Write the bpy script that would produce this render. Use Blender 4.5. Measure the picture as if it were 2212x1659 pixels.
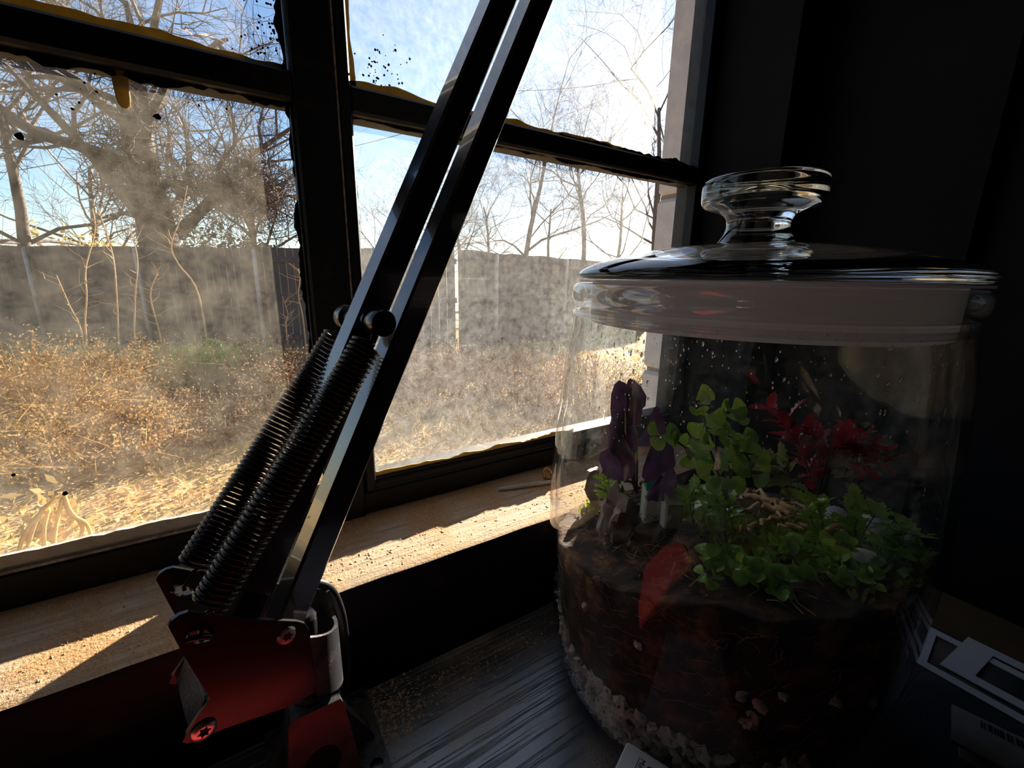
import bpy, math, random
from mathutils import Vector, Matrix, Quaternion, noise
from mathutils.geometry import tessellate_polygon
R = math.radians
scene = bpy.context.scene
for o in list(bpy.data.objects):
    bpy.data.objects.remove(o)
COL = scene.collection

# ------------------------------------------------------------------ camera, light, exposure
IMG_W, IMG_H, F = 2212.0, 1659.0, 930.0
CAM = Vector((0, 0, .238))
RT = Vector((0.84397244, -0.53617255, 0.01514962))
UP = Vector((0.11482086, 0.20818089, 0.97132738))
FW = Vector((0.52395294, 0.81803405, -0.23726273))
cd = bpy.data.cameras.new('camera')
cd.sensor_width = 36; cd.lens = F / IMG_W * 36; cd.clip_start = .005; cd.clip_end = 400
cam = bpy.data.objects.new('camera', cd); COL.objects.link(cam)
m = Matrix.Identity(4)
for i, a in enumerate((RT, UP, -FW)):
    for k in range(3):
        m[k][i] = a[k]
m.translation = CAM
cam.matrix_world = m
scene.camera = cam

SUN = Vector((1.42, 1.0, .60)).normalized()          # towards the sun
w = bpy.data.worlds.new('world'); scene.world = w; w.use_nodes = True
nt = w.node_tree; bg = nt.nodes['Background']
sky = nt.nodes.new('ShaderNodeTexSky'); sky.sky_type = 'NISHITA'
sky.sun_disc = False; sky.sun_elevation = math.asin(SUN.z)
sky.sun_rotation = math.atan2(SUN.x, SUN.y)
sky.air_density = 1.0; sky.dust_density = .35; sky.ozone_density = 3.0; sky.altitude = 200
nt.links.new(sky.outputs[0], bg.inputs[0]); bg.inputs[1].default_value = .125
sl = bpy.data.lights.new('sun_offscreen', 'SUN'); sl.energy = 23; sl.angle = R(.6); sl.color = (1.0, .89, .74)
so = bpy.data.objects.new('sun_offscreen', sl); COL.objects.link(so)
so.rotation_euler = SUN.to_track_quat('Z', 'Y').to_euler(); so.location = (3, 3, 3)
vs = scene.view_settings
vs.view_transform = 'Standard'; vs.look = 'None'; vs.gamma = 1; vs.exposure = 0.85; vs.use_curve_mapping = False
cy = scene.cycles
cy.max_bounces = 14; cy.transmission_bounces = 12; cy.transparent_max_bounces = 32
cy.glossy_bounces = 6; cy.diffuse_bounces = 4; cy.sample_clamp_indirect = 6; cy.use_denoising = True

# ------------------------------------------------------------------ pixel helpers (a pixel is a direction)
def ray(x, y):
    return RT * ((x - IMG_W / 2) / F) - UP * ((y - IMG_H / 2) / F) + FW
def on_z(x, y, z):
    d = ray(x, y); return CAM + d * ((z - CAM.z) / d.z)
def on_y(x, y, Y):
    d = ray(x, y); return CAM + d * ((Y - CAM.y) / d.y)
def at_dist(x, y, h):
    d = ray(x, y); return CAM + d * (h / math.hypot(d.x, d.y))

# ------------------------------------------------------------------ mesh helpers
class MB:
    def __init__(s): s.v = []; s.f = []; s.mi = []
    def add(s, vs, fs, mi=0):
        n = len(s.v); s.v += [tuple(p) for p in vs]; s.f += [tuple(i + n for i in f) for f in fs]; s.mi += [mi] * len(fs)
    def box(s, a, b, mi=0):
        x0, y0, z0 = a; x1, y1, z1 = b
        s.add([(x0,y0,z0),(x1,y0,z0),(x1,y1,z0),(x0,y1,z0),(x0,y0,z1),(x1,y0,z1),(x1,y1,z1),(x0,y1,z1)],
              [(0,3,2,1),(4,5,6,7),(0,1,5,4),(1,2,6,5),(2,3,7,6),(3,0,4,7)], mi)
    def bbox(s, a, b, e, mi=0):
        """box with chamfered edges"""
        c = [(a[i] + b[i]) / 2 for i in range(3)]; h = [(b[i] - a[i]) / 2 for i in range(3)]
        e = min(e, min(h) * .9)
        vs = []; idx = {}
        for sx in (-1, 1):
            for sy in (-1, 1):
                for sz in (-1, 1):
                    for ax in range(3):
                        p = [sx * (h[0] - e), sy * (h[1] - e), sz * (h[2] - e)]
                        p[ax] = (sx, sy, sz)[ax] * h[ax]
                        idx[(sx, sy, sz, ax)] = len(vs); vs.append([c[i] + p[i] for i in range(3)])
        fs = []
        for ax in range(3):
            o = [i for i in range(3) if i != ax]
            for sg in (-1, 1):
                q = []
                for (u, v) in ((-1,-1),(1,-1),(1,1),(-1,1)):
                    k = [0,0,0]; k[ax] = sg; k[o[0]] = u; k[o[1]] = v; q.append(idx[(k[0],k[1],k[2],ax)])
                if (sg > 0) == (ax == 1): q.reverse()
                fs.append(q)
                for v in (-1, 1):
                    pass
        for ax in range(3):                                   # edges along ax
            o = [i for i in range(3) if i != ax]
            for u in (-1, 1):
                for v in (-1, 1):
                    k0 = [0,0,0]; k0[ax] = -1; k0[o[0]] = u; k0[o[1]] = v
                    k1 = list(k0); k1[ax] = 1
                    fs.append((idx[(*k0, o[0])], idx[(*k1, o[0])], idx[(*k1, o[1])], idx[(*k0, o[1])]))
        for sx in (-1, 1):
            for sy in (-1, 1):
                for sz in (-1, 1):
                    fs.append(tuple(idx[(sx,sy,sz,a2)] for a2 in range(3)))
        s.add(vs, fs, mi)
    def tube(s, path, r, n=8, caps=True, mi=0, closed=False):
        path = [Vector(p) for p in path]; N = len(path)
        rs = r if isinstance(r, (list, tuple)) else [r] * N
        vs = []; up = None
        for i, p in enumerate(path):
            t = (path[min(i + 1, N - 1)] - path[max(i - 1, 0)])
            if closed: t = path[(i + 1) % N] - path[(i - 1) % N]
            t.normalize()
            if up is None:
                up = Vector((0, 0, 1)) if abs(t.z) < .9 else Vector((1, 0, 0))
            a = t.cross(up)
            if a.length < 1e-6: a = t.cross(Vector((.3, .8, .5)))
            a.normalize(); up = a.cross(t).normalized()
            for k in range(n):
                q = 2 * math.pi * k / n
                vs.append(p + (a * math.cos(q) + up * math.sin(q)) * rs[i])
        fs = []
        M = N if closed else N - 1
        for i in range(M):
            j = (i + 1) % N
            for k in range(n):
                l = (k + 1) % n
                fs.append((i * n + k, i * n + l, j * n + l, j * n + k))
        if caps and not closed:
            fs.append(tuple(range(n - 1, -1, -1))); fs.append(tuple((N - 1) * n + k for k in range(n)))
        s.add(vs, fs, mi)
    def lathe(s, prof, n=64, c=(0, 0, 0), mi=0, closed=False, frame=None):
        """prof: (r,z) list; frame maps local to world"""
        vs = []; fs = []; N = len(prof)
        for r, z in prof:
            for k in range(n):
                q = 2 * math.pi * k / n
                p = Vector((r * math.cos(q), r * math.sin(q), z))
                p = frame @ p if frame else p + Vector(c)
                vs.append(p)
        for i in range(N if closed else N - 1):
            j = (i + 1) % N
            for k in range(n):
                l = (k + 1) % n
                fs.append((i * n + k, i * n + l, j * n + l, j * n + k))
        if not closed:
            if prof[0][0] > 1e-6: fs.append(tuple(range(n - 1, -1, -1)))
            if prof[-1][0] > 1e-6: fs.append(tuple((N - 1) * n + k for k in range(n)))
        s.add(vs, fs, mi)
    def prism(s, outer, holes, fn, t0, t1, mi=0):
        """flat plate with holes; fn(u,v,t)->world"""
        loops = [outer] + list(holes)
        flat = [p for l in loops for p in l]
        tri = tessellate_polygon([[Vector((p[0], p[1], 0)) for p in l] for l in loops])
        n = len(flat)
        vs = [fn(u, v, t0) for u, v in flat] + [fn(u, v, t1) for u, v in flat]
        fs = [tuple(t) for t in tri] + [tuple(i + n for i in reversed(t)) for t in tri]
        o = 0
        for l in loops:
            k = len(l)
            for i in range(k):
                j = (i + 1) % k
                fs.append((o + i, o + j, n + o + j, n + o + i))
            o += k
        s.add(vs, fs, mi)
    def blob(s, c, r, seed=0, amp=.25, freq=1.6, sub=2, mi=0, flat=None):
        import bmesh
        bm = bmesh.new(); bmesh.ops.create_icosphere(bm, subdivisions=sub, radius=1)
        vs = []
        for v in bm.verts:
            p = v.co.copy()
            k = 1 + amp * noise.noise(p * freq + Vector((seed * 7.3, seed * 1.7, seed * 3.1)))
            p = p * k
            rr = r if isinstance(r, (tuple, list)) else (r, r, r)
            p = Vector((p.x * rr[0], p.y * rr[1], p.z * rr[2]))
            if flat is not None and p.z < flat: p.z = flat
            vs.append(Vector(c) + p)
        s.add(vs, [[v.index for v in f.verts] for f in bm.faces], mi); bm.free()
    def mesh(s, name, mats, smooth=False):
        me = bpy.data.meshes.new(name); me.from_pydata(s.v, [], s.f)
        for mm in (mats if isinstance(mats, (list, tuple)) else [mats]): me.materials.append(mm)
        if any(s.mi): me.polygons.foreach_set('material_index', s.mi)
        import bmesh
        bm = bmesh.new(); bm.from_mesh(me)
        if len(bm.faces) < 60000: bmesh.ops.recalc_face_normals(bm, faces=bm.faces)
        bm.to_mesh(me); bm.free()
        if smooth:
            me.polygons.foreach_set('use_smooth', [True] * len(me.polygons))
            if smooth is not True:
                me.set_sharp_from_angle(angle=R(smooth))
        me.update()
        return me
    def build(s, name, mats, parent=None, smooth=False, loc=None, **kw):
        if loc is not None:
            L = Vector(loc); s.v = [tuple(Vector(p) - L) for p in s.v]
        elif parent is not None:
            L = Vector((0, 0, 0)); p = parent
            while p is not None: L += p.location; p = p.parent
            s.v = [tuple(Vector(q) - L) for q in s.v]
        o = bpy.data.objects.new(name, s.mesh(name, mats, smooth)); COL.objects.link(o)
        if loc is not None: o.location = loc
        if parent is not None: o.parent = parent
        tag(o, **kw)
        return o

def tag(o, label=None, cat=None, group=None, kind=None):
    if label: o['label'] = label
    if cat: o['category'] = cat
    if group: o['group'] = group
    if kind: o['kind'] = kind
    return o
def empty(name, loc, label=None, cat=None, group=None, kind=None):
    o = bpy.data.objects.new(name, None); COL.objects.link(o); o.location = loc; o.empty_display_size = .01
    return tag(o, label, cat, group, kind)
def inst(name, me, loc, rot=None, sc=1, parent=None, **kw):
    o = bpy.data.objects.new(name, me); COL.objects.link(o)
    if parent is not None:
        L = Vector((0, 0, 0)); p = parent
        while p is not None: L += p.location; p = p.parent
        o.parent = parent; loc = Vector(loc) - L
    o.location = loc
    if rot is not None:
        if isinstance(rot, Quaternion): o.rotation_euler = rot.to_euler()
        else: o.rotation_euler = rot
    o.scale = (sc, sc, sc) if isinstance(sc, (int, float)) else sc
    return tag(o, **kw)

# ------------------------------------------------------------------ material helpers
def newmat(name):
    mt = bpy.data.materials.new(name); mt.use_nodes = True
    t = mt.node_tree
    return mt, t, t.nodes['Principled BSDF'], t.nodes['Material Output']
def N(t, kind, **kw):
    n = t.nodes.new(kind)
    for k, v in kw.items():
        if k in n.inputs: n.inputs[k].default_value = v
        else: setattr(n, k, v)
    return n
def ramp(t, src, stops):
    r = t.nodes.new('ShaderNodeValToRGB'); t.links.new(src, r.inputs[0])
    e = r.color_ramp.elements
    while len(e) < len(stops): e.new(.5)
    for k, (p, c) in zip(e, stops):
        k.position = p; k.color = (*c, 1) if len(c) == 3 else c
    return r
def coords(t, scale=(1, 1, 1), rot=(0, 0, 0)):
    c = t.nodes.new('ShaderNodeNewGeometry'); mp = t.nodes.new('ShaderNodeMapping')
    mp.inputs['Scale'].default_value = scale; mp.inputs['Rotation'].default_value = rot
    t.links.new(c.outputs['Position'], mp.inputs[0]); return mp.outputs[0]
def noisy(name, stops, scale=40, stretch=(1, 1, 1), rough=.6, bump=.0, metallic=0, detail=8, spec=.5, dist=.001, object_space=False, transl=0, coat=0):
    mt, t, b, out = newmat(name)
    if object_space:
        c = t.nodes.new('ShaderNodeTexCoord'); mp = t.nodes.new('ShaderNodeMapping'); mp.inputs['Scale'].default_value = stretch
        t.links.new(c.outputs['Object'], mp.inputs[0]); v = mp.outputs[0]
    else: v = coords(t, stretch)
    n = N(t, 'ShaderNodeTexNoise', Scale=scale, Detail=detail, Roughness=.65); t.links.new(v, n.inputs['Vector'])
    r = ramp(t, n.outputs[0], stops); t.links.new(r.outputs[0], b.inputs['Base Color'])
    b.inputs['Roughness'].default_value = rough; b.inputs['Metallic'].default_value = metallic
    b.inputs['Specular IOR Level'].default_value = spec; b.inputs['Coat Weight'].default_value = coat
    if bump:
        bp = N(t, 'ShaderNodeBump', Strength=bump, Distance=dist); t.links.new(n.outputs[0], bp.inputs['Height']); t.links.new(bp.outputs[0], b.inputs['Normal'])
    if transl:
        tr = t.nodes.new('ShaderNodeBsdfTranslucent'); t.links.new(r.outputs[0], tr.inputs[0])
        mx = N(t, 'ShaderNodeMixShader'); mx.inputs[0].default_value = transl
        t.links.new(b.outputs[0], mx.inputs[1]); t.links.new(tr.outputs[0], mx.inputs[2]); t.links.new(mx.outputs[0], out.inputs[0])
    return mt
def plain(name, c, rough=.5, metallic=0, spec=.5, coat=0):
    mt, t, b, out = newmat(name)
    b.inputs['Base Color'].default_value = (*c, 1); b.inputs['Roughness'].default_value = rough
    b.inputs['Metallic'].default_value = metallic; b.inputs['Specular IOR Level'].default_value = spec
    b.inputs['Coat Weight'].default_value = coat
    return mt
def thin_glass(name, ior=1.45, tint=(1, 1, 1), fog=None):
    """thin clear sheet: fresnel mix of transparent and mirror; fog(t)->(factor socket, colour) adds a film of droplets or dust"""
    mt, t, b, out = newmat(name); t.nodes.remove(b)
    tr = t.nodes.new('ShaderNodeBsdfTransparent'); tr.inputs[0].default_value = (*tint, 1)
    gl = t.nodes.new('ShaderNodeBsdfGlossy'); gl.inputs['Roughness'].default_value = .01
    fr = N(t, 'ShaderNodeFresnel', IOR=ior); mx = t.nodes.new('ShaderNodeMixShader')
    ge = t.nodes.new('ShaderNodeNewGeometry')            # same reflectance from either side of the sheet
    t.links.new(mth(t, 'ADD', mth(t, 'MULTIPLY', ge.outputs['Backfacing'], 1 / ior - ior), ior), fr.inputs['IOR'])
    t.links.new(fr.outputs[0], mx.inputs[0]); t.links.new(tr.outputs[0], mx.inputs[1]); t.links.new(gl.outputs[0], mx.inputs[2])
    res = mx.outputs[0]
    if fog:
        fac, colr, mode = fog(t)
        tl = t.nodes.new('ShaderNodeBsdfTranslucent'); tl.inputs[0].default_value = (*colr, 1)
        df = t.nodes.new('ShaderNodeBsdfDiffuse'); df.inputs[0].default_value = (*colr, 1)
        rf = N(t, 'ShaderNodeBsdfRefraction', Roughness=.8, IOR=1.15); rf.inputs[0].default_value = (1, 1, 1, 1)
        a = t.nodes.new('ShaderNodeMixShader'); a.inputs[0].default_value = .25
        t.links.new(tl.outputs[0], a.inputs[1]); t.links.new(df.outputs[0], a.inputs[2])
        b2 = t.nodes.new('ShaderNodeMixShader'); b2.inputs[0].default_value = mode
        t.links.new(a.outputs[0], b2.inputs[1]); t.links.new(rf.outputs[0], b2.inputs[2])
        m2 = t.nodes.new('ShaderNodeMixShader'); t.links.new(fac, m2.inputs[0])
        t.links.new(res, m2.inputs[1]); t.links.new(b2.outputs[0], m2.inputs[2]); res = m2.outputs[0]
    t.links.new(res, out.inputs[0])
    return mt
def mth(t, op, a, b=None, clamp=False):
    n = t.nodes.new('ShaderNodeMath'); n.operation = op; n.use_clamp = clamp
    for i, x in enumerate((a, b)):
        if x is None: continue
        if isinstance(x, (int, float)): n.inputs[i].default_value = x
        else: t.links.new(x, n.inputs[i])
    return n.outputs[0]

# ------------------------------------------------------------------ materials
BLACK = noisy('black_paint', [(.3, (.006, .006, .008)), (.7, (.013, .012, .014))], 60, rough=.38, bump=.15)
BLACKWALL = noisy('black_wall', [(.3, (.0035, .004, .006)), (.7, (.007, .007, .010))], 14, rough=.85, spec=.2, bump=.1)
DARKROOM = noisy('room_wall', [(.3, (.24, .19, .145)), (.7, (.31, .25, .19))], 4, rough=.8)
FLOORM = noisy('floor_boards', [(.3, (.05, .035, .025)), (.7, (.10, .07, .05))], 10, (1, 8, 1), rough=.6)
CEILM = plain('ceiling_paint', (.62, .61, .60), .9)
LAMPBLACK = noisy('lamp_black_enamel', [(.3, (.010, .010, .011)), (.7, (.016, .015, .015))], 90, rough=.22, spec=.55)
SPRING = plain('spring_steel_black', (.018, .018, .02), .28, .4)
CHROME = noisy('zinc_screw', [(.3, (.55, .53, .5)), (.7, (.72, .70, .67))], 300, rough=.25, metallic=1)
DARKHOLE = plain('hole_dark', (.004, .004, .004), .8)

def dusty(name, base, dust, rough, scale, lo, hi, grain=None, spec=.5, bump=.7):
    """painted surface with a film of dust that has its own shape; grain=(stretch, strength)"""
    mt, t, b, out = newmat(name)
    v = coords(t)
    n1 = N(t, 'ShaderNodeTexNoise', Scale=scale, Detail=5, Roughness=.6); t.links.new(v, n1.inputs['Vector'])
    n2 = N(t, 'ShaderNodeTexNoise', Scale=900, Detail=3, Roughness=.7); t.links.new(v, n2.inputs['Vector'])
    d = ramp(t, n1.outputs[0], [(lo, (0, 0, 0)), (hi, (1, 1, 1))])
    g = ramp(t, n2.outputs[0], [(.42, (0, 0, 0)), (.62, (1, 1, 1))])
    f = mth(t, 'MULTIPLY', d.outputs[0], mth(t, 'ADD', mth(t, 'MULTIPLY', g.outputs[0], .75), .25), True)
    mx = t.nodes.new('ShaderNodeMix'); mx.data_type = 'RGBA'
    t.links.new(f, mx.inputs['Factor']); mx.inputs['A'].default_value = (*base, 1)
    dr = ramp(t, n2.outputs[0], [(.35, tuple(c * .6 for c in dust)), (.65, dust)])
    t.links.new(dr.outputs[0], mx.inputs['B']); t.links.new(mx.outputs['Result'], b.inputs['Base Color'])
    t.links.new(mth(t, 'ADD', mth(t, 'MULTIPLY', f, .6), rough, True), b.inputs['Roughness'])
    b.inputs['Specular IOR Level'].default_value = spec
    h = mth(t, 'MULTIPLY', f, n2.outputs[0])
    if grain:
        v2 = coords(t, grain[0]); n3 = N(t, 'ShaderNodeTexNoise', Scale=1, Detail=4, Roughness=.55); t.links.new(v2, n3.inputs['Vector'])
        gr = ramp(t, n3.outputs[0], [(.36, (0, 0, 0)), (.46, (1, 1, 1))])
        h = mth(t, 'ADD', mth(t, 'MULTIPLY', gr.outputs[0], grain[1]), mth(t, 'MULTIPLY', h, .4))
    bp = N(t, 'ShaderNodeBump', Strength=bump, Distance=.0006); t.links.new(h, bp.inputs['Height']); t.links.new(bp.outputs[0], b.inputs['Normal'])
    return mt
DESKM = dusty('desk_black_ash', (.045, .053, .066), (.56, .40, .26), .34, 14, .50, .74, ((6, 380, 380), 1.0), spec=1.0, bump=.5)
DESKM.node_tree.nodes['Principled BSDF'].inputs['IOR'].default_value = 1.8
LAMPDUST = dusty('lamp_bracket_dusty', (.030, .030, .033), (.26, .23, .20), .26, 60, .42, .85, spec=.55, bump=.12)
ARMBLACK = noisy('arm_black_gloss', [(.3, (.010, .010, .012)), (.7, (.018, .017, .018))], 70, rough=.17, spec=.8, coat=.8)
SILLM = None
def sill_mat():
    mt, t, b, out = newmat('sill_worn_wood')
    v = coords(t)
    n1 = N(t, 'ShaderNodeTexNoise', Scale=22, Detail=6, Roughness=.6); t.links.new(v, n1.inputs['Vector'])
    n2 = N(t, 'ShaderNodeTexNoise', Scale=700, Detail=4, Roughness=.7); t.links.new(v, n2.inputs['Vector'])
    v3 = coords(t, (12, 300, 300)); n3 = N(t, 'ShaderNodeTexNoise', Scale=1, Detail=6, Roughness=.6); t.links.new(v3, n3.inputs['Vector'])
    wood = ramp(t, n3.outputs[0], [(.25, (.15, .11, .085)), (.45, (.46, .33, .21)), (.7, (.64, .48, .31))])
    dust = ramp(t, n2.outputs[0], [(.3, (.38, .19, .075)), (.7, (.70, .39, .165))])
    f = ramp(t, n1.outputs[0], [(.40, (0, 0, 0)), (.60, (1, 1, 1))])
    mx = t.nodes.new('ShaderNodeMix'); mx.data_type = 'RGBA'
    t.links.new(f.outputs[0], mx.inputs['Factor']); t.links.new(wood.outputs[0], mx.inputs['A']); t.links.new(dust.outputs[0], mx.inputs['B'])
    t.links.new(mx.outputs['Result'], b.inputs['Base Color']); b.inputs['Roughness'].default_value = .85
    h = mth(t, 'ADD', mth(t, 'MULTIPLY', n3.outputs[0], .8), mth(t, 'MULTIPLY', n2.outputs[0], mth(t, 'ADD', f.outputs[0], .3)))
    bp = N(t, 'ShaderNodeBump', Strength=.8, Distance=.0012); t.links.new(h, bp.inputs['Height']); t.links.new(bp.outputs[0], b.inputs['Normal'])
    return mt
SILLM = sill_mat()
FRAMEM = dusty('window_black_paint', (.004, .004, .005), (.10, .06, .04), .5, 26, .58, .85, spec=.3)

def pane_fog(fac_lo, fac_hi, colr, mode, spots, sc):
    def fn(t):
        v = coords(t)
        a = N(t, 'ShaderNodeTexNoise', Scale=sc, Detail=9, Roughness=.72); t.links.new(v, a.inputs['Vector'])
        s = N(t, 'ShaderNodeTexNoise', Scale=7, Detail=4, Roughness=.5); t.links.new(v, s.inputs['Vector'])
        vo = N(t, 'ShaderNodeTexVoronoi', Scale=95); t.links.new(v, vo.inputs['Vector'])
        dots = ramp(t, vo.outputs['Distance'], [(.10, (1, 1, 1)), (.17, (0, 0, 0))])
        pick = ramp(t, vo.outputs['Color'], [(.70, (0, 0, 0)), (.72, (1, 1, 1))])
        r = ramp(t, a.outputs[0], [(.34, (fac_lo,) * 3), (.66, (fac_hi,) * 3)])
        big = ramp(t, s.outputs[0], [(.3, (.55,) * 3), (.7, (1.25,) * 3)])
        f = mth(t, 'MULTIPLY', r.outputs[0], big.outputs[0])
        f = mth(t, 'ADD', f, mth(t, 'MULTIPLY', mth(t, 'MULTIPLY', dots.outputs[0], pick.outputs[0]), spots), True)
        return f, colr, mode
    return fn
PANE_CLEAN = thin_glass('pane_clean', 1.5)
PANE_L = thin_glass('pane_dusty_left', 1.5, fog=pane_fog(.012, .065, (.98, .90, .74), .04, .26, 60))
PANE_R = thin_glass('pane_dusty_right', 1.5, fog=pane_fog(.035, .125, (.96, .97, .95), .02, .28, 130))
PUTTY = noisy('putty_yellow', [(.3, (.34, .24, .06)), (.7, (.50, .37, .13))], 120, rough=.6, transl=.22)
PUTTYGREY = noisy('putty_weathered', [(.3, (.42, .38, .33)), (.7, (.62, .58, .52))], 160, rough=.8, bump=.5)
BAREPAINT = noisy('bare_chipped_edge', [(.35, (.22, .12, .08)), (.65, (.60, .50, .42))], 200, rough=.7)
WHITEBLOCK = noisy('whitewashed_masonry', [(.3, (.52, .48, .50)), (.7, (.68, .64, .64))], 60, rough=.9, bump=.4)
MORTAR = noisy('mortar_brown', [(.3, (.25, .18, .13)), (.7, (.36, .27, .2))], 90, rough=.95)

# ------------------------------------------------------------------ the room
WF, WB = .2185, .318            # inner and outer face of the window wall
SX0, SX1, SZ = -.33, .41, .071  # window opening, sill height
def struct(name, mb, mat, label, **kw):
    return mb.build(name, mat, label=label, cat=kw.pop('cat', 'wall'), kind='structure', **kw)
RX = .452
b = MB(); b.box((-2.2, -1.65, -.78), (RX + .1, WF, -.75)); struct('floor', b, FLOORM, 'dark wooden floor of the room', cat='floor')
b = MB(); b.box((-2.2, -1.65, 1.7), (RX + .1, WF, 1.75)); struct('ceiling', b, CEILM, 'pale ceiling of the room', cat='ceiling')
b = MB(); b.box((-2.25, -1.65, -.75), (-2.2, WF, 1.7)); struct('wall_left', b, DARKROOM, 'brown wall at the far side of the room')
BY = -1.60
b = MB(); b.box((-2.2, BY - .05, -.75), (RX + .1, BY, 1.7)); struct('wall_back', b, DARKROOM, 'brown wall opposite the old window')
b = MB(); b.box((RX, .098, -.75), (RX + .1, WF, 1.7)); b.box((RX + .012, -1.65, -.75), (RX + .1, .098, 1.7))
struct('wall_right', b, BLACKWALL, 'black wall beside the window and the glass jar')
b = MB()
b.box((-2.2, WF, -1.2), (SX0, WB, 1.75)); b.box((SX1, WF, -1.2), (RX + .1, WB, 1.75))
b.box((SX0, WF, .60), (SX1, WB, 1.75)); b.box((SX0, WF, -1.2), (SX1, WB, .040))
struct('wall_window', b, BLACKWALL, 'black wall around the old window')
# sill board: dusty top, black front
b = MB()
n = 60; prof = [(WF, .040), (WF, .0665), (WF + .0012, .0697), (WF + .004, .071), (.300, .071), (.300, .040)]
rnd = random.Random(3); vs = []; fs = []; mi = []
for i in range(n + 1):
    x = SX0 + (SX1 - SX0) * i / n
    for k, (y, z) in enumerate(prof):
        j = (noise.noise(Vector((x * 30, k, 0))) * .0006) if k in (2, 3) else 0
        vs.append((x, y + j, z + (j * .5)))
k = len(prof)
for i in range(n):
    for q in range(k - 1):
        fs.append((i * k + q, i * k + q + 1, (i + 1) * k + q + 1, (i + 1) * k + q)); mi.append(0 if q >= 2 else 1)
b.add(vs, fs); b.mi = mi
struct('trim_1', b, [SILLM, FRAMEM], 'worn wooden windowsill covered in orange dust, black front edge', cat='windowsill', smooth=40)
# outer masonry jamb
jamb = empty('trim_2', (.43, .34, 0), 'whitewashed masonry jamb outside the window', 'masonry', kind='structure')
b = MB(); b.box((.436, .326, -1.08), (.60, .362, 1.1)); b.build('mortar', MORTAR, jamb)
zz = -1.08
hs = [.2015] * 12
for i, hgt in enumerate(hs):
    if zz + hgt > 1.1: break
    z1 = zz + hgt
    b = MB(); b.bbox((.430, .320, zz + .004), (.60, .366, z1 - .001), .004); b.build('masonry_block', WHITEBLOCK, jamb)
    zz = z1
b = MB(); b.box((RX + .1, .318, -1.2), (2.5, .40, 1.75)); struct('wall_outside', b, WHITEBLOCK, 'outer face of the house wall beyond the window')
b = MB(); b.bbox((SX0, .315, .030), (.428, .372, .058), .004); struct('trim_3', b, PUTTYGREY, 'weathered outer sill under the panes', cat='windowsill')

# ------------------------------------------------------------------ window
win = empty('window_1', (.05, .30, .071), 'old black-painted window of four dirty panes with yellow putty', 'window', kind='structure')
PX = [(-.315, .040), (.0715, .397)]; PZ = [(.098, .331), (.346, .578)]
FY0, FY1, GY = .291, .313, .2975
b = MB(); b.bbox((SX0, FY0, .0705), (.040, FY1, .0905), .0012); b.build('bottom_rail', FRAMEM, win)
b = MB(); b.bbox((SX0, FY0 + .0008, .0905), (.040, FY0 + .0025, .0918), .0003); b.build('chipped_edge', BAREPAINT, win)
b = MB(); b.bbox((SX0, FY0, .578), (SX1, FY1, .602), .0012); b.build('top_rail', FRAMEM, win)
b = MB(); b.bbox((SX0, FY0, .0905), (-.315, FY1, .578), .0012); b.build('stile', FRAMEM, win)
b = MB(); b.bbox((.397, FY0 - .002, .0905), (.4105, FY1, .578), .001); b.build('stile', FRAMEM, win)
b = MB(); b.bbox((.040, FY0, .0705), (.4105, FY1, .0880), .0015); b.build('bottom_rail', FRAMEM, win)
# inset bead round the right lower panes
b = MB(); b.bbox((.0655, FY0 + .0010, .0885), (.397, FY0 + .006, .0945), .0012); b.bbox((.0655, FY0 + .003, .0935), (.397, FY1, .0970), .0008); b.build('bead', FRAMEM, win)
# centre mullion, two halves with a hairline of bare paint between
b = MB(); b.bbox((.0400, .2890, .0700), (.0634, FY1, .600), .0014); b.build('mullion', FRAMEM, win)
b = MB(); b.bbox((.0644, .2896, .0885), (.0716, FY1, .600), .0010); b.build('mullion', FRAMEM, win)
b = MB(); b.box((.0634, .2905, .20), (.0644, .2925, .600)); b.build('bare_seam', BAREPAINT, win)
b = MB(); b.bbox((.0385, .2915, .0905), (.0405, .2975, .331), .0004); b.build('glazing_strip', FRAMEM, win)
for (x0, x1) in PX:
    b = MB(); b.bbox((x0 - .001, .2895, .331), (x1 + .001, FY1 - .001, .346), .0016); b.build('muntin', FRAMEM, win)
for ci, (x0, x1) in enumerate(PX):
    for ri, (z0, z1) in enumerate(PZ):
        b = MB()
        x0b, x1b, z0b, z1b = x0 - .002, x1 + .002, z0 - .004, z1 + .002
        b.box((x0b, GY, z0b), (x1b, GY + .002, z1b)); b.mi = [0, 0, 0, 0, 1, 0]
        b.build('pane', [PANE_CLEAN, PANE_R if ci else PANE_L], win)
# ragged putty and paint along the glass
def ragged(name, mat, p0, p1, w0, w1, side, seed, y=GY - .0006, th=.0011, amp=.5, freq=60):
    """strip along p0->p1 (x,z); side is the direction of the ragged edge"""
    b = MB(); p0 = Vector((p0[0], 0, p0[1])); p1 = Vector((p1[0], 0, p1[1])); L = (p1 - p0).length
    n = max(8, int(L / .0025)); sd = Vector((side[0], 0, side[1])); vs = []; fs = []
    for i in range(n + 1):
        q = i / n; c = p0.lerp(p1, q)
        ww = (w0 + (w1 - w0) * q) * max(.12, 1 + amp * 1.6 * noise.noise(Vector((q * L * freq, seed * 9.1, 0))) + amp * .7 * noise.noise(Vector((q * L * freq * 4, seed * 3.1, 5))))
        e = c + sd * ww
        for yy in (y, y - th):
            vs.append((c.x, yy, c.z)); vs.append((e.x, yy, e.z))
    for i in range(n):
        a = i * 4; c = a + 4
        fs += [(a, a+1, c+1, c), (a+2, c+2, c+3, a+3), (a+1, a+3, c+3, c+1), (a, c, c+2, a+2)]
    b.add(vs, fs); b.build(name, mat, win)
ragged('putty', PUTTY, (-.12, .3455), (.038, .3455), .0065, .0045, (0, 1), 1, amp=.35, freq=25)
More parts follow.
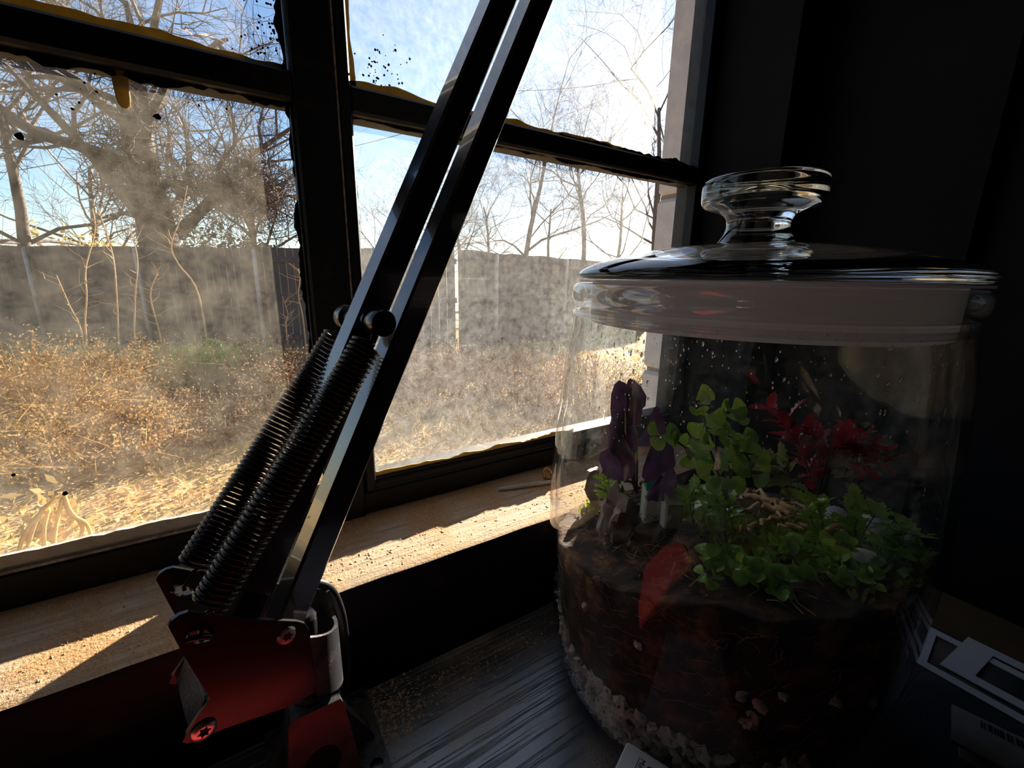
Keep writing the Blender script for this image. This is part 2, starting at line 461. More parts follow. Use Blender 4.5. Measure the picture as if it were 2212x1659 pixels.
ragged('putty', PUTTY, (.0715, .3455), (.30, .3455), .0050, .0050, (0, 1), 2, amp=.45, freq=22)
ragged('putty', PUTTY, (.0712, .3455), (.0712, .43), .0052, .0026, (1, 0), 3, amp=.35, freq=30)
ragged('putty', PUTTY, (.0725, .0965), (.26, .0965), .0024, .0026, (0, 1), 4, amp=.6, freq=50)
ragged('putty', PUTTY, (.0712, .27), (.0712, .331), .0012, .0015, (1, 0), 14, amp=.8, freq=60)
ragged('paint_edge', FRAMEM, (-.12, .3315), (.040, .3315), .0030, .0042, (0, -1), 5, amp=.8, freq=60)
ragged('paint_edge', FRAMEM, (.0715, .3315), (.397, .3315), .0016, .0022, (0, -1), 6, amp=.8, freq=50)
ragged('paint_edge', FRAMEM, (.0395, .10), (.0395, .331), .0022, .0024, (-1, 0), 7, amp=.9, freq=70)
ragged('paint_edge', FRAMEM, (.0395, .346), (.0395, .45), .0040, .0030, (-1, 0), 8, amp=.8, freq=60)
ragged('paint_edge', FRAMEM, (.23, .3455), (.397, .3455), .0035, .0040, (0, 1), 9, amp=.6, freq=40)
ragged('putty', PUTTYGREY, (-.315, .0905), (.0385, .0905), .0082, .0088, (0, 1), 10, y=GY - .0004, th=.0022, amp=.12, freq=40)
b = MB()   # a drip of putty
dp = [on_y(x, y, GY - .0010) for x, y in ((258, 145), (259, 168), (262, 190), (266, 212), (268, 226), (268, 234))]
b.tube(dp, [.0040, .0034, .0031, .0029, .0024, .0010], 10); b.v = [(v[0], GY - .0010 + (v[1] - GY + .0010) * .22, v[2]) for v in b.v]
b.build('putty_drip', PUTTY, win, smooth=True)
# flecks of dark paint on the glass
b = MB(); rnd = random.Random(12)
def fleck(px, py, r):
    p = on_y(px, py, GY - .0003); r *= p.length / F
    n = 6; vs = [(p.x + r * math.cos(k * 2 * math.pi / n) * rnd.uniform(.6, 1.1), p.y, p.z + r * math.sin(k * 2 * math.pi / n) * rnd.uniform(.6, 1.1)) for k in range(n)]
    b.add(vs + [(v[0], v[1] - .0003, v[2]) for v in vs], [tuple(range(n))] + [tuple(range(2 * n - 1, n - 1, -1))] + [(k, (k + 1) % n, n + (k + 1) % n, n + k) for k in range(n)])
for _ in range(50):
    u = rnd.random() ** 1.2; fleck(605 - 110 * u * rnd.random() - 5, 118 - 118 * rnd.random(), rnd.uniform(.6, 1.9))
for _ in range(60): fleck(rnd.gauss(815, 38), rnd.gauss(150, 26), rnd.uniform(.6, 1.8))
for _ in range(26): fleck(rnd.uniform(120, 600), 150 + 70 * rnd.random() + rnd.random() * 30, rnd.uniform(.5, 1.8))
for (x, y, r) in ((43, 294, 4), (141, 1066, 4), (340, 253, 4), (30, 1025, 3), (547, 217, 4)): fleck(x, y, r)
o = b.build('paint_fleck', BAREPAINT if False else FRAMEM, win, kind='stuff')

# ------------------------------------------------------------------ desk
desk = empty('desk', (0, -.05, -.75), 'black wood-grain desk top under the window', 'desk')
b = MB(); b.bbox((-.55, -.42, -.028), (RX - .004, WF - .0008, 0), .0012); b.build('desk_top', DESKM, desk)
for x in (-.52, RX - .06):
    for y in (-.39, WF - .06):
        b = MB(); b.bbox((x, y, -.75), (x + .045, y + .045, -.028), .002); b.build('leg', BLACK, desk)
# grains of dust lying on the sill and on the desk
def grains(name, mat, spots, label, seed, smin=.0002, smax=.0009):
    rnd = random.Random(seed); b = MB()
    for (fx, cnt) in spots:
        for _ in range(cnt):
            x, y, z = fx(rnd); s_ = rnd.uniform(smin, smax) * (rnd.random() + .4)
            a = rnd.uniform(0, 6.28); ca, sa = math.cos(a), math.sin(a); L = s_ * rnd.uniform(1, 2.4)
            h = s_ * .5
            b.add([(x + ca * L, y + sa * L, z), (x - sa * s_, y + ca * s_, z), (x - ca * L, y - sa * L, z), (x + sa * s_, y - ca * s_, z), (x, y, z + h)],
                  [(0, 1, 4), (1, 2, 4), (2, 3, 4), (3, 0, 4), (3, 2, 1, 0)])
    return b.build(name, mat, label=label, cat='dust', kind='stuff')
DUSTM = noisy('wood_dust', [(.3, (.30, .16, .08)), (.7, (.70, .46, .26))], 400, rough=.9)
def sillspot(r):
    x = r.uniform(-.16, .30); return x, WF + .005 + (.285 - WF) * r.random() ** .8, .0710
def heap(r):
    x = r.uniform(-.13, .12); return x, .2905 - abs(r.gauss(0, .005)), .0710
grains('sawdust', DUSTM, [(sillspot, 2600), (heap, 1200)], 'orange wood dust and crumbs lying on the windowsill', 5)
def deskspot(r):
    x = r.uniform(.03, .18); return x, min(.2165, .2165 - abs(r.gauss(0, .012)) - .02 * r.random()), 0.0
def deskspot2(r):
    return r.gauss(.045, .012), min(.216, r.gauss(.192, .016)), 0.0
grains('sawdust', DUSTM, [(deskspot, 800), (deskspot2, 900)], 'orange wood dust scattered on the desk behind the bracket', 6, .00015, .0006)

# ------------------------------------------------------------------ lamp arm clamped to the desk
PH = R(12); A0 = Vector((.0105, .188, 0)); U = Vector((math.cos(PH), math.sin(PH), 0)); NN = Vector((math.sin(PH), -math.cos(PH), 0)); ZZ = Vector((0, 0, 1))
def LA(s, d, z): return A0 + U * s + NN * d + ZZ * z
lamp = empty('lamp_arm', A0, 'black spring-balanced lamp arm on a bracket by the window', 'lamp arm')
def circ(cx, cz, r, n=20, a0=0): return [(cx + r * math.cos(a0 + 2 * math.pi * k / n), cz + r * math.sin(a0 + 2 * math.pi * k / n)) for k in range(n)]
# desk bracket: foot plate with four holes
b = MB()
b.prism([(-.0125, .1655), (.0398, .1655), (.0398, .2172), (-.0125, .2172)], [circ(x, y, .0032) for x in (-.0063, .0337) for y in (.1715, .2121)], lambda u, v, t: Vector((u, v, t)), .0003, .0030)
br = b.build('bracket_plate', LAMPDUST, lamp)
# tapered tower with a round bore
b = MB()
tx = .0105
b.prism([(tx - .0165, .003), (tx + .0165, .003), (tx + .0118, .043), (tx + .0104, .046), (tx - .0104, .046), (tx - .0118, .043)], [circ(tx, .0205, .0078, 28)],
        lambda u, v, t: Vector((u, t + (v - .003) * .20 * (1 if t < .19 else -.15), v)), .1685, .2000)
tw = b.build('bracket_tower', LAMPDUST, lamp, smooth=25)
b = MB(); b.lathe([(.0079, 0), (.0079, .016), (0.0, .016)], 28, frame=Matrix.Translation((tx, .1745, .0205)) @ Matrix.Rotation(R(-90), 4, 'X')); b.build('bore', DARKHOLE, tw)
b = MB(); b.lathe([(.0085, .046), (.0085, .0474), (.0062, .0474)], 28, c=(tx, .1885, 0)); b.build('collar', LAMPDUST, tw, smooth=30)
for sx in (-1, 1):
    b = MB()
    b.prism([(tx + sx * .0125, .003), (tx + sx * .0262, .003), (tx + sx * .0255, .006), (tx + sx * .0112, .034)], [], lambda u, v, t: Vector((u, t, v)), .1850, .1925)
    b.build('gusset', LAMPDUST, tw)
# swivel pin
b = MB(); b.lathe([(.0052, .040), (.0052, .088), (.0040, .090), (0, .090)], 24, c=A0); b.build('swivel_pin', LAMPBLACK, lamp, smooth=30)
# side plates joined by a round bend
outl = [(-.0458, .1234), (-.0448, .1252), (-.0425, .1262), (-.0401, .1259), (-.0300, .1178), (-.0228, .1121), (-.0073, .1013), (-.0045, .0985), (-.0029, .0939), (-.0036, .0779), (-.0029, .0625), (-.0138, .0632), (-.0338, .0706),
        (-.0440, .0737), (-.0470, .0743), (-.0484, .0760), (-.0470, .0785), (-.0387, .0879), (-.0431, .1086)]
slot = [(-.0425, .1160), (-.0408, .1182), (-.0365, .1165), (-.0345, .1128), (-.0360, .1112), (-.0400, .1125)]
for d0, nm in ((.016, 'front'), (-.016, 'rear')):
    b = MB(); b.prism(outl, [slot], lambda u, v, t: LA(u, t, v), d0 - .0008, d0 + .0008)
    pl = b.build('side_plate', LAMPBLACK, lamp)
    for (s_, z_, r_) in ((-.0116, .0976, .0038), (-.0421, .0762, .0042)):
        fr = Matrix.Translation(LA(s_, d0 + (.0008 if d0 > 0 else -.0008), z_)) @ (NN if d0 > 0 else -NN).to_track_quat('Z', 'Y').to_matrix().to_4x4()
        b = MB(); b.lathe([(r_, 0), (r_ * .98, .0006), (r_ * .82, .0012), (r_ * .5, .0013), (0, .0013)], 28, frame=fr)
        sc_ = b.build('screw', CHROME, pl, smooth=40)
        st = [(r_ * (.52 if k % 2 == 0 else .30) * math.cos(k * math.pi / 6), r_ * (.52 if k % 2 == 0 else .30) * math.sin(k * math.pi / 6)) for k in range(12)]
        b = MB(); b.prism(st, [], lambda u, v, t: fr @ Vector((u, v, t)), .00125, .00145); b.build('star_recess', DARKHOLE, sc_)
    # raised spring hook, a bent loop through the slot
    b = MB(); sg = 1 if d0 > 0 else -1
    b.tube([LA(-.0418, d0 + sg * .0005, .1150), LA(-.0412, d0 + sg * .0022, .1164), LA(-.0385, d0 + sg * .0028, .1160), LA(-.0358, d0 + sg * .0022, .1140), LA(-.0352, d0 + sg * .0005, .1126)], .0011, 8)
    b.build('spring_hook', LAMPBLACK, pl, smooth=True)
b = MB(); vs = []; fs = []
for (r_, zlo, zhi) in ((.0168, 0, 0), (.0152, 0, 0)):
    for k in range(17):
        a = R(-90 + 180 * k / 16); s_ = -.0032 + r_ * math.cos(a); d_ = -r_ * math.sin(a)
        lo = .0600 - .012 * math.cos(a); hi = .0905 + (.002 if d_ < 0 else -.010 * math.cos(a))
        vs += [LA(s_, d_, lo), LA(s_, d_, hi)]
for k in range(16):
    a = 2 * k; c = 34 + 2 * k
    fs += [(a, a+2, a+3, a+1), (c, c+1, c+3, c+2), (a+1, a+3, c+3, c+1), (a, c, c+2, a+2)]
b.add(vs, fs); b.build('bent_web', LAMPDUST, lamp, smooth=35)
b = MB()   # cross strap behind the lower screw
b.bbox((0, 0, 0), (1, 1, 1), .05); b.v = [tuple(LA(-.0462 + v[0] * .0016 + v[2] * .006, -.0155 + v[1] * .031, .0765 + v[2] * .011)) for v in b.v]; b.build('spacer_strap', LAMPDUST, lamp)
# square tubes
TD = Vector((.466, .885)).normalized(); TN = Vector((TD.y, -TD.x)); TW = .0125
def tube_arm(s0, z0, t0, t1):
    b = MB(); h = TW / 2; e = .0011
    prof = [(-h + e, -h), (h - e, -h), (h, -h + e), (h, h - e), (h - e, h), (-h + e, h), (-h, h - e), (-h, -h + e)]
    vs = []
    for t in (t0, t1):
        for (p, d) in prof:
            q = Vector((s0, z0)) + TD * t + TN * p; vs.append(LA(q.x, d, q.y))
    fs = [(k, (k + 1) % 8, 8 + (k + 1) % 8, 8 + k) for k in range(8)] + [tuple(range(7, -1, -1)), tuple(range(8, 16))]
    b.add(vs, fs); return b.build('arm_tube', ARMBLACK, lamp)
tube_arm(-.0195, .1096, -.016, .40); tube_arm(-.0050, .0965, -.010, .415)
# elbow at the top of the arm
e0 = Vector((-.0125, .103)) + TD * .405
b = MB(); b.prism([(e0.x - .02, e0.y - .018), (e0.x + .022, e0.y - .014), (e0.x + .026, e0.y + .014), (e0.x + .01, e0.y + .024), (e0.x - .014, e0.y + .02)], [], lambda u, v, t: LA(u, t, v), .0066, .0082); b.build('elbow_plate', LAMPBLACK, lamp)
b = MB(); b.prism([(e0.x - .02, e0.y - .018), (e0.x + .022, e0.y - .014), (e0.x + .026, e0.y + .014), (e0.x + .01, e0.y + .024), (e0.x - .014, e0.y + .02)], [], lambda u, v, t: LA(u, t, v), -.0082, -.0066); b.build('elbow_plate', LAMPBLACK, lamp)
# pin with caps that carries the springs
b = MB(); fr = Matrix.Translation(LA(.0375, -.019, .2195)) @ NN.to_track_quat('Z', 'Y').to_matrix().to_4x4()
b.lathe([(0, 0), (.0052, 0), (.0056, .0008), (.0056, .006), (.0040, .0064), (.0040, .0105), (.0046, .011), (.0046, .027), (.0040, .0275), (.0040, .0310), (.0052, .0314), (.0056, .0322), (.0056, .0375), (.0052, .0382), (0, .0382)], 32, frame=fr)
b.build('spring_pin', LAMPBLACK, lamp, smooth=35)
def spring(d, a, c):
    b = MB(); p0 = LA(a[0], d, a[1]); p1 = LA(c[0], d, c[1]); ax = (p1 - p0); L = ax.length; ax.normalize()
    e1 = ax.cross(Vector((0, 0, 1))).normalized(); e2 = ax.cross(e1); turns = 52; sg = 14; rr = .0060; path = []
    for i in range(turns * sg + 1):
        q = i / (turns * sg); th = 2 * math.pi * i / sg; path.append(p0 + ax * (L * q) + (e1 * math.cos(th) + e2 * math.sin(th)) * rr)
    b.tube(path, .00082, 5)
    b.build('spring', SPRING, lamp, smooth=True)
    o = [x for x in lamp.children if x.name.startswith('spring') and not x.name.startswith('spring_')][-1]
    sd = 1 if d > 0 else -1
    b = MB(); top = p1
    pin = LA(.0375, d, .2195); loop = [p1 - ax * .001 + e1 * .003]
    for k in range(13):
        an = 2 * math.pi * k / 12; loop.append(pin + (U * math.cos(an - 2.2) + ZZ * math.sin(an - 2.2)) * .0046)
    b.tube(loop, .00085, 6); b.build('hook_end', SPRING, o, smooth=True)
    b = MB(); b.tube([p0 + e1 * .004, p0 - ax * .003 + e1 * .001, LA(-.0372, d + sd * .0006, .1178), LA(-.0380, d + sd * .003, .1150), LA(-.0380, d + sd * .003, .1130)], .00085, 6); b.build('hook_end', SPRING, o, smooth=True)
spring(.0145, (-.0337, .1240), (.0318, .2110)); spring(-.0145, (-.0337, .1240), (.0318, .2110))
b = MB()   # power cable coming down behind the bracket
cp = [LA(.002, -.004, .100), LA(.008, -.006, .098), LA(.0150, -.0065, .090), LA(.0190, -.0075, .075), LA(.0205, -.009, .060), LA(.0215, -.012, .045), LA(.0225, -.018, .025), LA(.022, -.0225, .008), LA(.0215, -.0235, -.004)]
def smoothpath(p, k=6):
    p = [Vector(q) for q in p]; out = []
    for i in range(len(p) - 1):
        a, b_, c, d = p[max(i - 1, 0)], p[i], p[i + 1], p[min(i + 2, len(p) - 1)]
        for j in range(k):
            t = j / k; out.append(.5 * ((2 * b_) + (c - a) * t + (2 * a - 5 * b_ + 4 * c - d) * t * t + (3 * b_ - a - 3 * c + d) * t ** 3))
    return out + [p[-1]]
cp[-1] = LA(.021, -.0235, .0035)
b.tube(smoothpath(cp), .0021, 10); b.build('cable', BLACK, lamp, smooth=True)

# ------------------------------------------------------------------ glass jar
JX, JY = .2172, .1239; JC = Vector((JX, JY, 0))
PROF = [(0, .066), (.004, .0755), (.009, .080), (.0175, .0838), (.0355, .0872), (.0485, .0892), (.0737, .0911), (.0898, .0922), (.1115, .0930), (.135, .0924), (.1629, .0905), (.1998, .0872), (.2120, .0850), (.2169, .0845), (.2240, .0842)]
def jr(z):
    for (z0, r0), (z1, r1) in zip(PROF, PROF[1:]):
        if z0 <= z <= z1: return r0 + (r1 - r0) * (z - z0) / (z1 - z0)
    return PROF[-1][1] if z > .1 else PROF[0][1]
def jar_fog(t):
    v = coords(t)
    a = N(t, 'ShaderNodeTexNoise', Scale=160, Detail=8, Roughness=.75); t.links.new(v, a.inputs['Vector'])
    v2 = coords(t, (130, 130, 9)); s = N(t, 'ShaderNodeTexNoise', Scale=1, Detail=4, Roughness=.6); t.links.new(v2, s.inputs['Vector'])
    g = t.nodes.new('ShaderNodeNewGeometry'); sp = t.nodes.new('ShaderNodeSeparateXYZ'); t.links.new(g.outputs['Position'], sp.inputs[0])
    z = N(t, 'ShaderNodeMapRange'); z.inputs['From Min'].default_value = .11; z.inputs['From Max'].default_value = .17; t.links.new(sp.outputs['Z'], z.inputs['Value'])
    r = ramp(t, a.outputs[0], [(.40, (.0,) * 3), (.75, (.30,) * 3)]); r2 = ramp(t, s.outputs[0], [(.40, (.15,) * 3), (.65, (1,) * 3)])
    f = mth(t, 'MULTIPLY', mth(t, 'MULTIPLY', r.outputs[0], r2.outputs[0]), mth(t, 'ADD', mth(t, 'MULTIPLY', z.outputs[0], .85), .04), True)
    return f, (.92, .95, .97), .35
GLASS_OUT = thin_glass('jar_glass', 1.40, (.985, .992, .988))
GLASS_IN = thin_glass('jar_glass_misted', 1.12, (.985, .992, .988), fog=jar_fog)
def solid_glass(name, colr=(.98, .995, .99), rough=0.0, ior=1.48):
    mt, t, b_, out = newmat(name); t.nodes.remove(b_)
    g = N(t, 'ShaderNodeBsdfGlass', IOR=ior, Roughness=rough); g.inputs[0].default_value = (*colr, 1); t.links.new(g.outputs[0], out.inputs[0]); return mt
GLASS_SOLID = solid_glass('jar_glass_solid')
RIMG = thin_glass('rim_glass', 1.95, (.98, .99, .985))
WATER = solid_glass('water', (1, 1, 1), 0, 1.33)
jar = empty('glass_jar', JC, 'large clear glass jar holding a planted terrarium on the black desk', 'jar')
def smooth_prof(p, k=4):
    q = smoothpath([(a, b_, 0) for a, b_ in p], k); return [(v.y, v.x) for v in q]
outer = smooth_prof(PROF)
inner = [(max(r - .0032, .0), max(z, .0045)) for r, z in outer]
b = MB()
b.lathe([(0, .0004)] + [(r, z + .0004) for r, z in outer], 128, c=JC); nf = len(b.f)
b.lathe([(0, .0045)] + inner, 128, c=JC)
b.mi = [0] * nf + [1] * (len(b.f) - nf)
# drop end caps of the open tops
keep = [i for i, f in enumerate(b.f) if len(f) <= 4]; b.f = [b.f[i] for i in keep]; b.mi = [b.mi[i] for i in keep]
b.build('jar_body', [GLASS_OUT, GLASS_IN], jar, smooth=True)
b = MB()   # heavy rolled rim with a thin ring beneath
rp = []
for k in range(20):
    a = 2 * math.pi * k / 20; rp.append((.0826 + .0037 * math.cos(a), .2308 + .0058 * math.sin(a)))
b.lathe(rp, 128, c=JC, closed=True); b.build('rim', RIMG, jar, smooth=True)
b = MB(); rp = [(.0838 + .0016 * math.cos(2 * math.pi * k / 12), .2215 + .0014 * math.sin(2 * math.pi * k / 12)) for k in range(12)]
b.lathe(rp, 128, c=JC, closed=True); b.build('neck_ring', RIMG, jar, smooth=True)
b = MB(); rp = [(.0700 + .0030 * math.cos(2 * math.pi * k / 12), .0031 + .0027 * math.sin(2 * math.pi * k / 12)) for k in range(12)]
b.lathe(rp, 96, c=JC, closed=True); b.build('foot_ring', GLASS_SOLID, jar, smooth=True)
# condensation drops inside the neck and shoulder
b = MB(); rnd = random.Random(8)
def drop(b, z, th, r, el=1.0):
    R_ = jr(z) - .0033; c = JC + Vector((R_ * math.cos(th), R_ * math.sin(th), z)); nrm = Vector((-math.cos(th), -math.sin(th), 0)); ta = Vector((-math.sin(th), math.cos(th), 0)); n = 8
    vs = [c + nrm * r * .55]
    for (q, hgt) in ((.62, .40), (1, 0)):
        for k in range(n):
            a = 2 * math.pi * k / n
            vs.append(c + ta * (r * q * math.cos(a)) + ZZ * (r * q * el * math.sin(a)) + nrm * r * hgt)
    fs = [(0, 1 + k, 1 + (k + 1) % n) for k in range(n)] + [(1 + k, 1 + n + k, 1 + n + (k + 1) % n, 1 + (k + 1) % n) for k in range(n)] + [tuple(1 + n + k for k in range(n - 1, -1, -1))]
    b.add(vs, fs)
cang = math.atan2(-JY, -JX)
for _ in range(620):
    th = cang + rnd.gauss(-.45, .8); z = .222 - abs(rnd.gauss(0, .030))
    if z > .10: drop(b, z, th, rnd.choice((.00018, .0002, .00025, .0003, .0005)) * rnd.uniform(.7, 1.2), rnd.uniform(1, 2.6))
for _ in range(50):
    th = cang + rnd.uniform(-1.3, 1.3); z = rnd.uniform(.11, .16); drop(b, z, th, rnd.choice((.0002, .0003, .0004)), 1.1)
b.build('condensation_drops', WATER, jar, smooth=True, kind='stuff', label='water drops inside the glass')

# lid
lidc = Vector((JX + .0016, JY - .0009, 0)); LZ = .2405
lid = empty('jar_lid', lidc + Vector((0, 0, .2375)), 'domed glass lid with a thick round knob on the jar', 'lid')
top = [(.0000, .2570), (.012, .2566), (.030, .2552), (.048, .2528), (.064, .2495), (.076, .2462), (.0825, .2432), (.0846, .2410)]
bot = [(.0840, .2398), (.081, .2386), (.070, .2388), (.060, .2412), (.045, .2450), (.028, .2478), (.014, .2490), (0, .2493)]
b = MB(); prof = smooth_prof([(z, r) for r, z in top], 4) + smooth_prof([(z, r) for r, z in bot], 3)
b.lathe(prof, 128, c=lidc); b.build('lid_disc', GLASS_SOLID, lid, smooth=True)
kn = [(0, .2556), (.0185, .2556), (.0170, .2572), (.0148, .2606), (.0138, .2640), (.0142, .2675), (.0165, .2703), (.0215, .2722), (.0248, .2736), (.0264, .2760), (.0267, .2800), (.0266, .2830), (.0258, .2848), (.0230, .2856), (.0120, .2853), (0, .2852)]
b = MB(); b.lathe([kn[0], kn[1]] + smooth_prof([(z, r) for r, z in kn[1:-1]], 4) + [kn[-1]], 96, c=lidc); b.build('knob', GLASS_SOLID, lid, smooth=True)
def silicone():
    mt, t, b_, out = newmat('silicone_seal')
    tl = t.nodes.new('ShaderNodeBsdfTranslucent'); tl.inputs[0].default_value = (.93, .93, .95, 1)
    df = t.nodes.new('ShaderNodeBsdfDiffuse'); df.inputs[0].default_value = (.85, .85, .88, 1)
    tr = t.nodes.new('ShaderNodeBsdfTransparent'); a = t.nodes.new('ShaderNodeMixShader'); a.inputs[0].default_value = .6
    c = t.nodes.new('ShaderNodeMixShader'); c.inputs[0].default_value = .9
    t.links.new(tl.outputs[0], a.inputs[1]); t.links.new(df.outputs[0], a.inputs[2]); t.links.new(tr.outputs[0], c.inputs[1]); t.links.new(a.outputs[0], c.inputs[2]); t.links.new(c.outputs[0], out.inputs[0]); return mt
SIL = silicone()
b = MB(); b.lathe([(.0760, .2382), (.0838, .2382), (.0838, .2372), (.0772, .2370), (.0772, .2176), (.0760, .2176)], 128, c=lidc, closed=True)
b.build('seal', SIL, lid, smooth=30, label='white silicone seal under the lid')

# ------------------------------------------------------------------ terrarium
def soil_z(x, y): return .0998 - .030 * (x - JX) - .236 * (y - JY)
SOIL = noisy('soil', [(.30, (.012, .006, .005)), (.50, (.042, .018, .012)), (.62, (.16, .072, .028)), (.76, (.42, .25, .11))], 80, rough=.95, bump=1, dist=.002)
b = MB(); vs = []; fs = []; nA = 96
zs = [.006, .012, .02, .03, .04, .05, .06, .07, .08]
for zi, z in enumerate(zs):
    for k in range(nA):
        a = 2 * math.pi * k / nA; rr = jr(z) - .0046 - (.0055 if z < .030 + .012 * noise.noise(Vector((a * 2, 3, 0))) else 0) - .0012 * abs(noise.noise(Vector((a * 14, z * 200, 1))))
        vs.append(JC + Vector((rr * math.cos(a), rr * math.sin(a), z)))
rings = len(zs)
for fr_ in (1, .97, .9, .8, .68, .55, .4, .25, .1):
    for k in range(nA):
        a = 2 * math.pi * k / nA; x0, y0 = JX + .088 * math.cos(a), JY + .088 * math.sin(a)
        zt = max(.082, soil_z(x0, y0)); rr = (jr(zt) - .0046) * fr_
        x, y = JX + rr * math.cos(a), JY + rr * math.sin(a)
        z = max(.080, soil_z(x, y)) + .005 * noise.noise(Vector((x * 60, y * 60, 2))) + .0025 * noise.noise(Vector((x * 200, y * 200, 4)))
        vs.append((x, y, z))
    rings += 1
for i in range(rings - 1):
    for k in range(nA):
        l = (k + 1) % nA; fs.append((i * nA + k, i * nA + l, (i + 1) * nA + l, (i + 1) * nA + k))
fs.append(tuple((rings - 1) * nA + k for k in range(nA))); fs.append(tuple(range(nA - 1, -1, -1)))
b.add(vs, fs); b.build('potting_soil', SOIL, loc=JC + Vector((0, 0, .006)), smooth=True, label='dark brown fibrous soil filling the lower half of the glass jar', cat='soil', kind='stuff')
FIB = noisy('root_fibre', [(.3, (.12, .055, .025)), (.7, (.36, .21, .10))], 300, rough=.9)
b = MB(); rnd = random.Random(31)
for _ in range(420):
    th = cang + rnd.uniform(-1.5, 1.5); z = rnd.uniform(.035, .112) ; R_ = jr(z) - .0042; p = []
    dz, dth = rnd.uniform(-.006, .006), rnd.uniform(-.12, .12)
    zmax = soil_z(JX + .088 * math.cos(th), JY + .088 * math.sin(th))
    if z > zmax: continue
    for k in range(4):
        q = k / 3; a = th + dth * q + rnd.uniform(-.01, .01); p.append(JC + Vector((R_ * math.cos(a), R_ * math.sin(a), z + dz * q + rnd.uniform(-.001, .001))))
    b.tube(p, rnd.uniform(.00008, .00020), 3, False)
for _ in range(260):
    x, y = JX + rnd.uniform(-.08, .05), JY + rnd.uniform(-.07, .06)
    if math.hypot(x - JX, y - JY) > .08: continue
    z = soil_z(x, y) + .003; a = rnd.uniform(0, 6.3); L = rnd.uniform(.004, .014)
    b.tube([(x, y, z), (x + L * .5 * math.cos(a), y + L * .5 * math.sin(a), z + rnd.uniform(0, .004)), (x + L * math.cos(a + .5), y + L * math.sin(a + .5), z)], .00025, 3, False)
b.build('root_fibres', FIB, loc=JC + Vector((0, 0, .05)), label='pale coir fibres threading the soil behind the glass', cat='fibre', kind='stuff')
# pale pumice pebbles at the bottom
PEB = noisy('pumice', [(.35, (.05, .045, .04)), (.43, (.46, .40, .33)), (.7, (.70, .62, .53))], 330, rough=.95, bump=.8, object_space=False)
pm = []
for k in range(6):
    b = MB(); b.blob((0, 0, 0), 1, seed=k + 1, amp=.95, freq=1.7, sub=2); pm.append(b.mesh('pebble', PEB, 50))
rnd = random.Random(77); placed = []
tries = 0
while len(placed) < 285 and tries < 16000:
    tries += 1
    th = cang + rnd.uniform(-1.65, .62); zmx = .042 + .018 * noise.noise(Vector((th * 2.2, 1, 7))) - .010 * max(0, math.sin(th - cang))
    z = rnd.uniform(.0085, max(.02, zmx)); r = rnd.uniform(.0028, .0058); R_ = jr(z) - .0035 - r * .75
    p = JC + Vector((R_ * math.cos(th), R_ * math.sin(th), max(z, .0048 + r * .8)))
    if any((p - q).length < (r + s_) * .72 for q, s_ in placed): continue
    placed.append((p, r))
    inst('pebble', pm[rnd.randrange(6)], p, (rnd.uniform(0, 6), rnd.uniform(0, 6), rnd.uniform(0, 6)), r, label='pale pumice pebble in the drainage layer at the bottom of the jar', cat='pebble', group='pumice pebbles at the bottom of the jar')
for (x, y, r) in ((1266, 1310, 0.0024), (1380, 1393, 0.0020), (1600, 1497, 0.0027), (1640, 1520, 0.0034), (1615, 1555, 0.0034), (1690, 1500, 0.0024), (1800, 1510, 0.0027), (1625, 1540, 0.0027), (1880, 1515, 0.0024)):
    d = ray(x, y); t = .05
    while t < .5:
        p = CAM + d * t
        if math.hypot(p.x - JX, p.y - JY) < jr(p.z) - .0042 - r * .4: break
        t += .0005
    inst('pebble', pm[int(x) % 6], p, (x, y, 1), r, label='small pale pebble stuck in the dark soil behind the glass', cat='pebble', group='pebbles in the soil')

# leaves
def leafmat(name, a, c, tl=.42, rough=.22, sc=120): return noisy(name, [(.3, a), (.7, c)], sc, rough=rough, transl=tl)
LEAF_G = leafmat('leaf_bright_green', (.28, .46, .04), (.52, .72, .12))
LEAF_D = leafmat('leaf_deep_green', (.13, .28, .05), (.30, .50, .12))
LEAF_Y = leafmat('leaf_olive', (.20, .20, .05), (.38, .38, .12))
LEAF_R = leafmat('leaf_crimson', (.30, .015, .03), (.60, .05, .07))
LEAF_P = leafmat('leaf_purple', (.06, .025, .06), (.16, .07, .15), .4)
LEAF_B = leafmat('leaf_brown', (.14, .09, .04), (.32, .22, .12))
STEMM = noisy('stem_green', [(.3, (.08, .12, .03)), (.7, (.2, .24, .08))], 200, rough=.5)
STEMD = noisy('stem_dark', [(.3, (.03, .02, .015)), (.7, (.08, .05, .03))], 200, rough=.5)
def leaf_mesh(name, pts, mat, cup=.15, rib=True):
    """pts: half outline (x along, y half-width); makes a cupped two-sided leaf of unit length"""
    b = MB(); vs = []; n = len(pts)
    for x, y in pts: vs += [(x, y, cup * (y * y * 4) - .12 * x * x), (x, 0, -.12 * x * x), (x, -y, cup * (y * y * 4) - .12 * x * x)]
    fs = []
    for i in range(n - 1):
        a = i * 3; c = a + 3; fs += [(a, a + 1, c + 1, c), (a + 1, a + 2, c + 2, c + 1)]
    b.add(vs, fs); b.v = [tuple(v) for v in b.v]
    m0 = b.mesh(name, mat, True); return m0
def leafset(mat, tagn):
    rd = leaf_mesh('leaf', [(0, .02), (.12, .26), (.35, .44), (.6, .46), (.82, .34), (.95, .16), (1, .01)], mat, .35)
    se = leaf_mesh('leaf', [(0, .02), (.12, .16), (.20, .11), (.34, .26), (.42, .18), (.58, .27), (.66, .17), (.80, .18), (.88, .08), (1, .005)], mat, .3)
    fa = leaf_mesh('leaf', [(0, .01), (.30, .16), (.62, .44), (.80, .52), (.92, .40), (.97, .30), (1.0, .22), (.96, .10), (1.0, .04)], mat, .12)
    return rd, se, fa
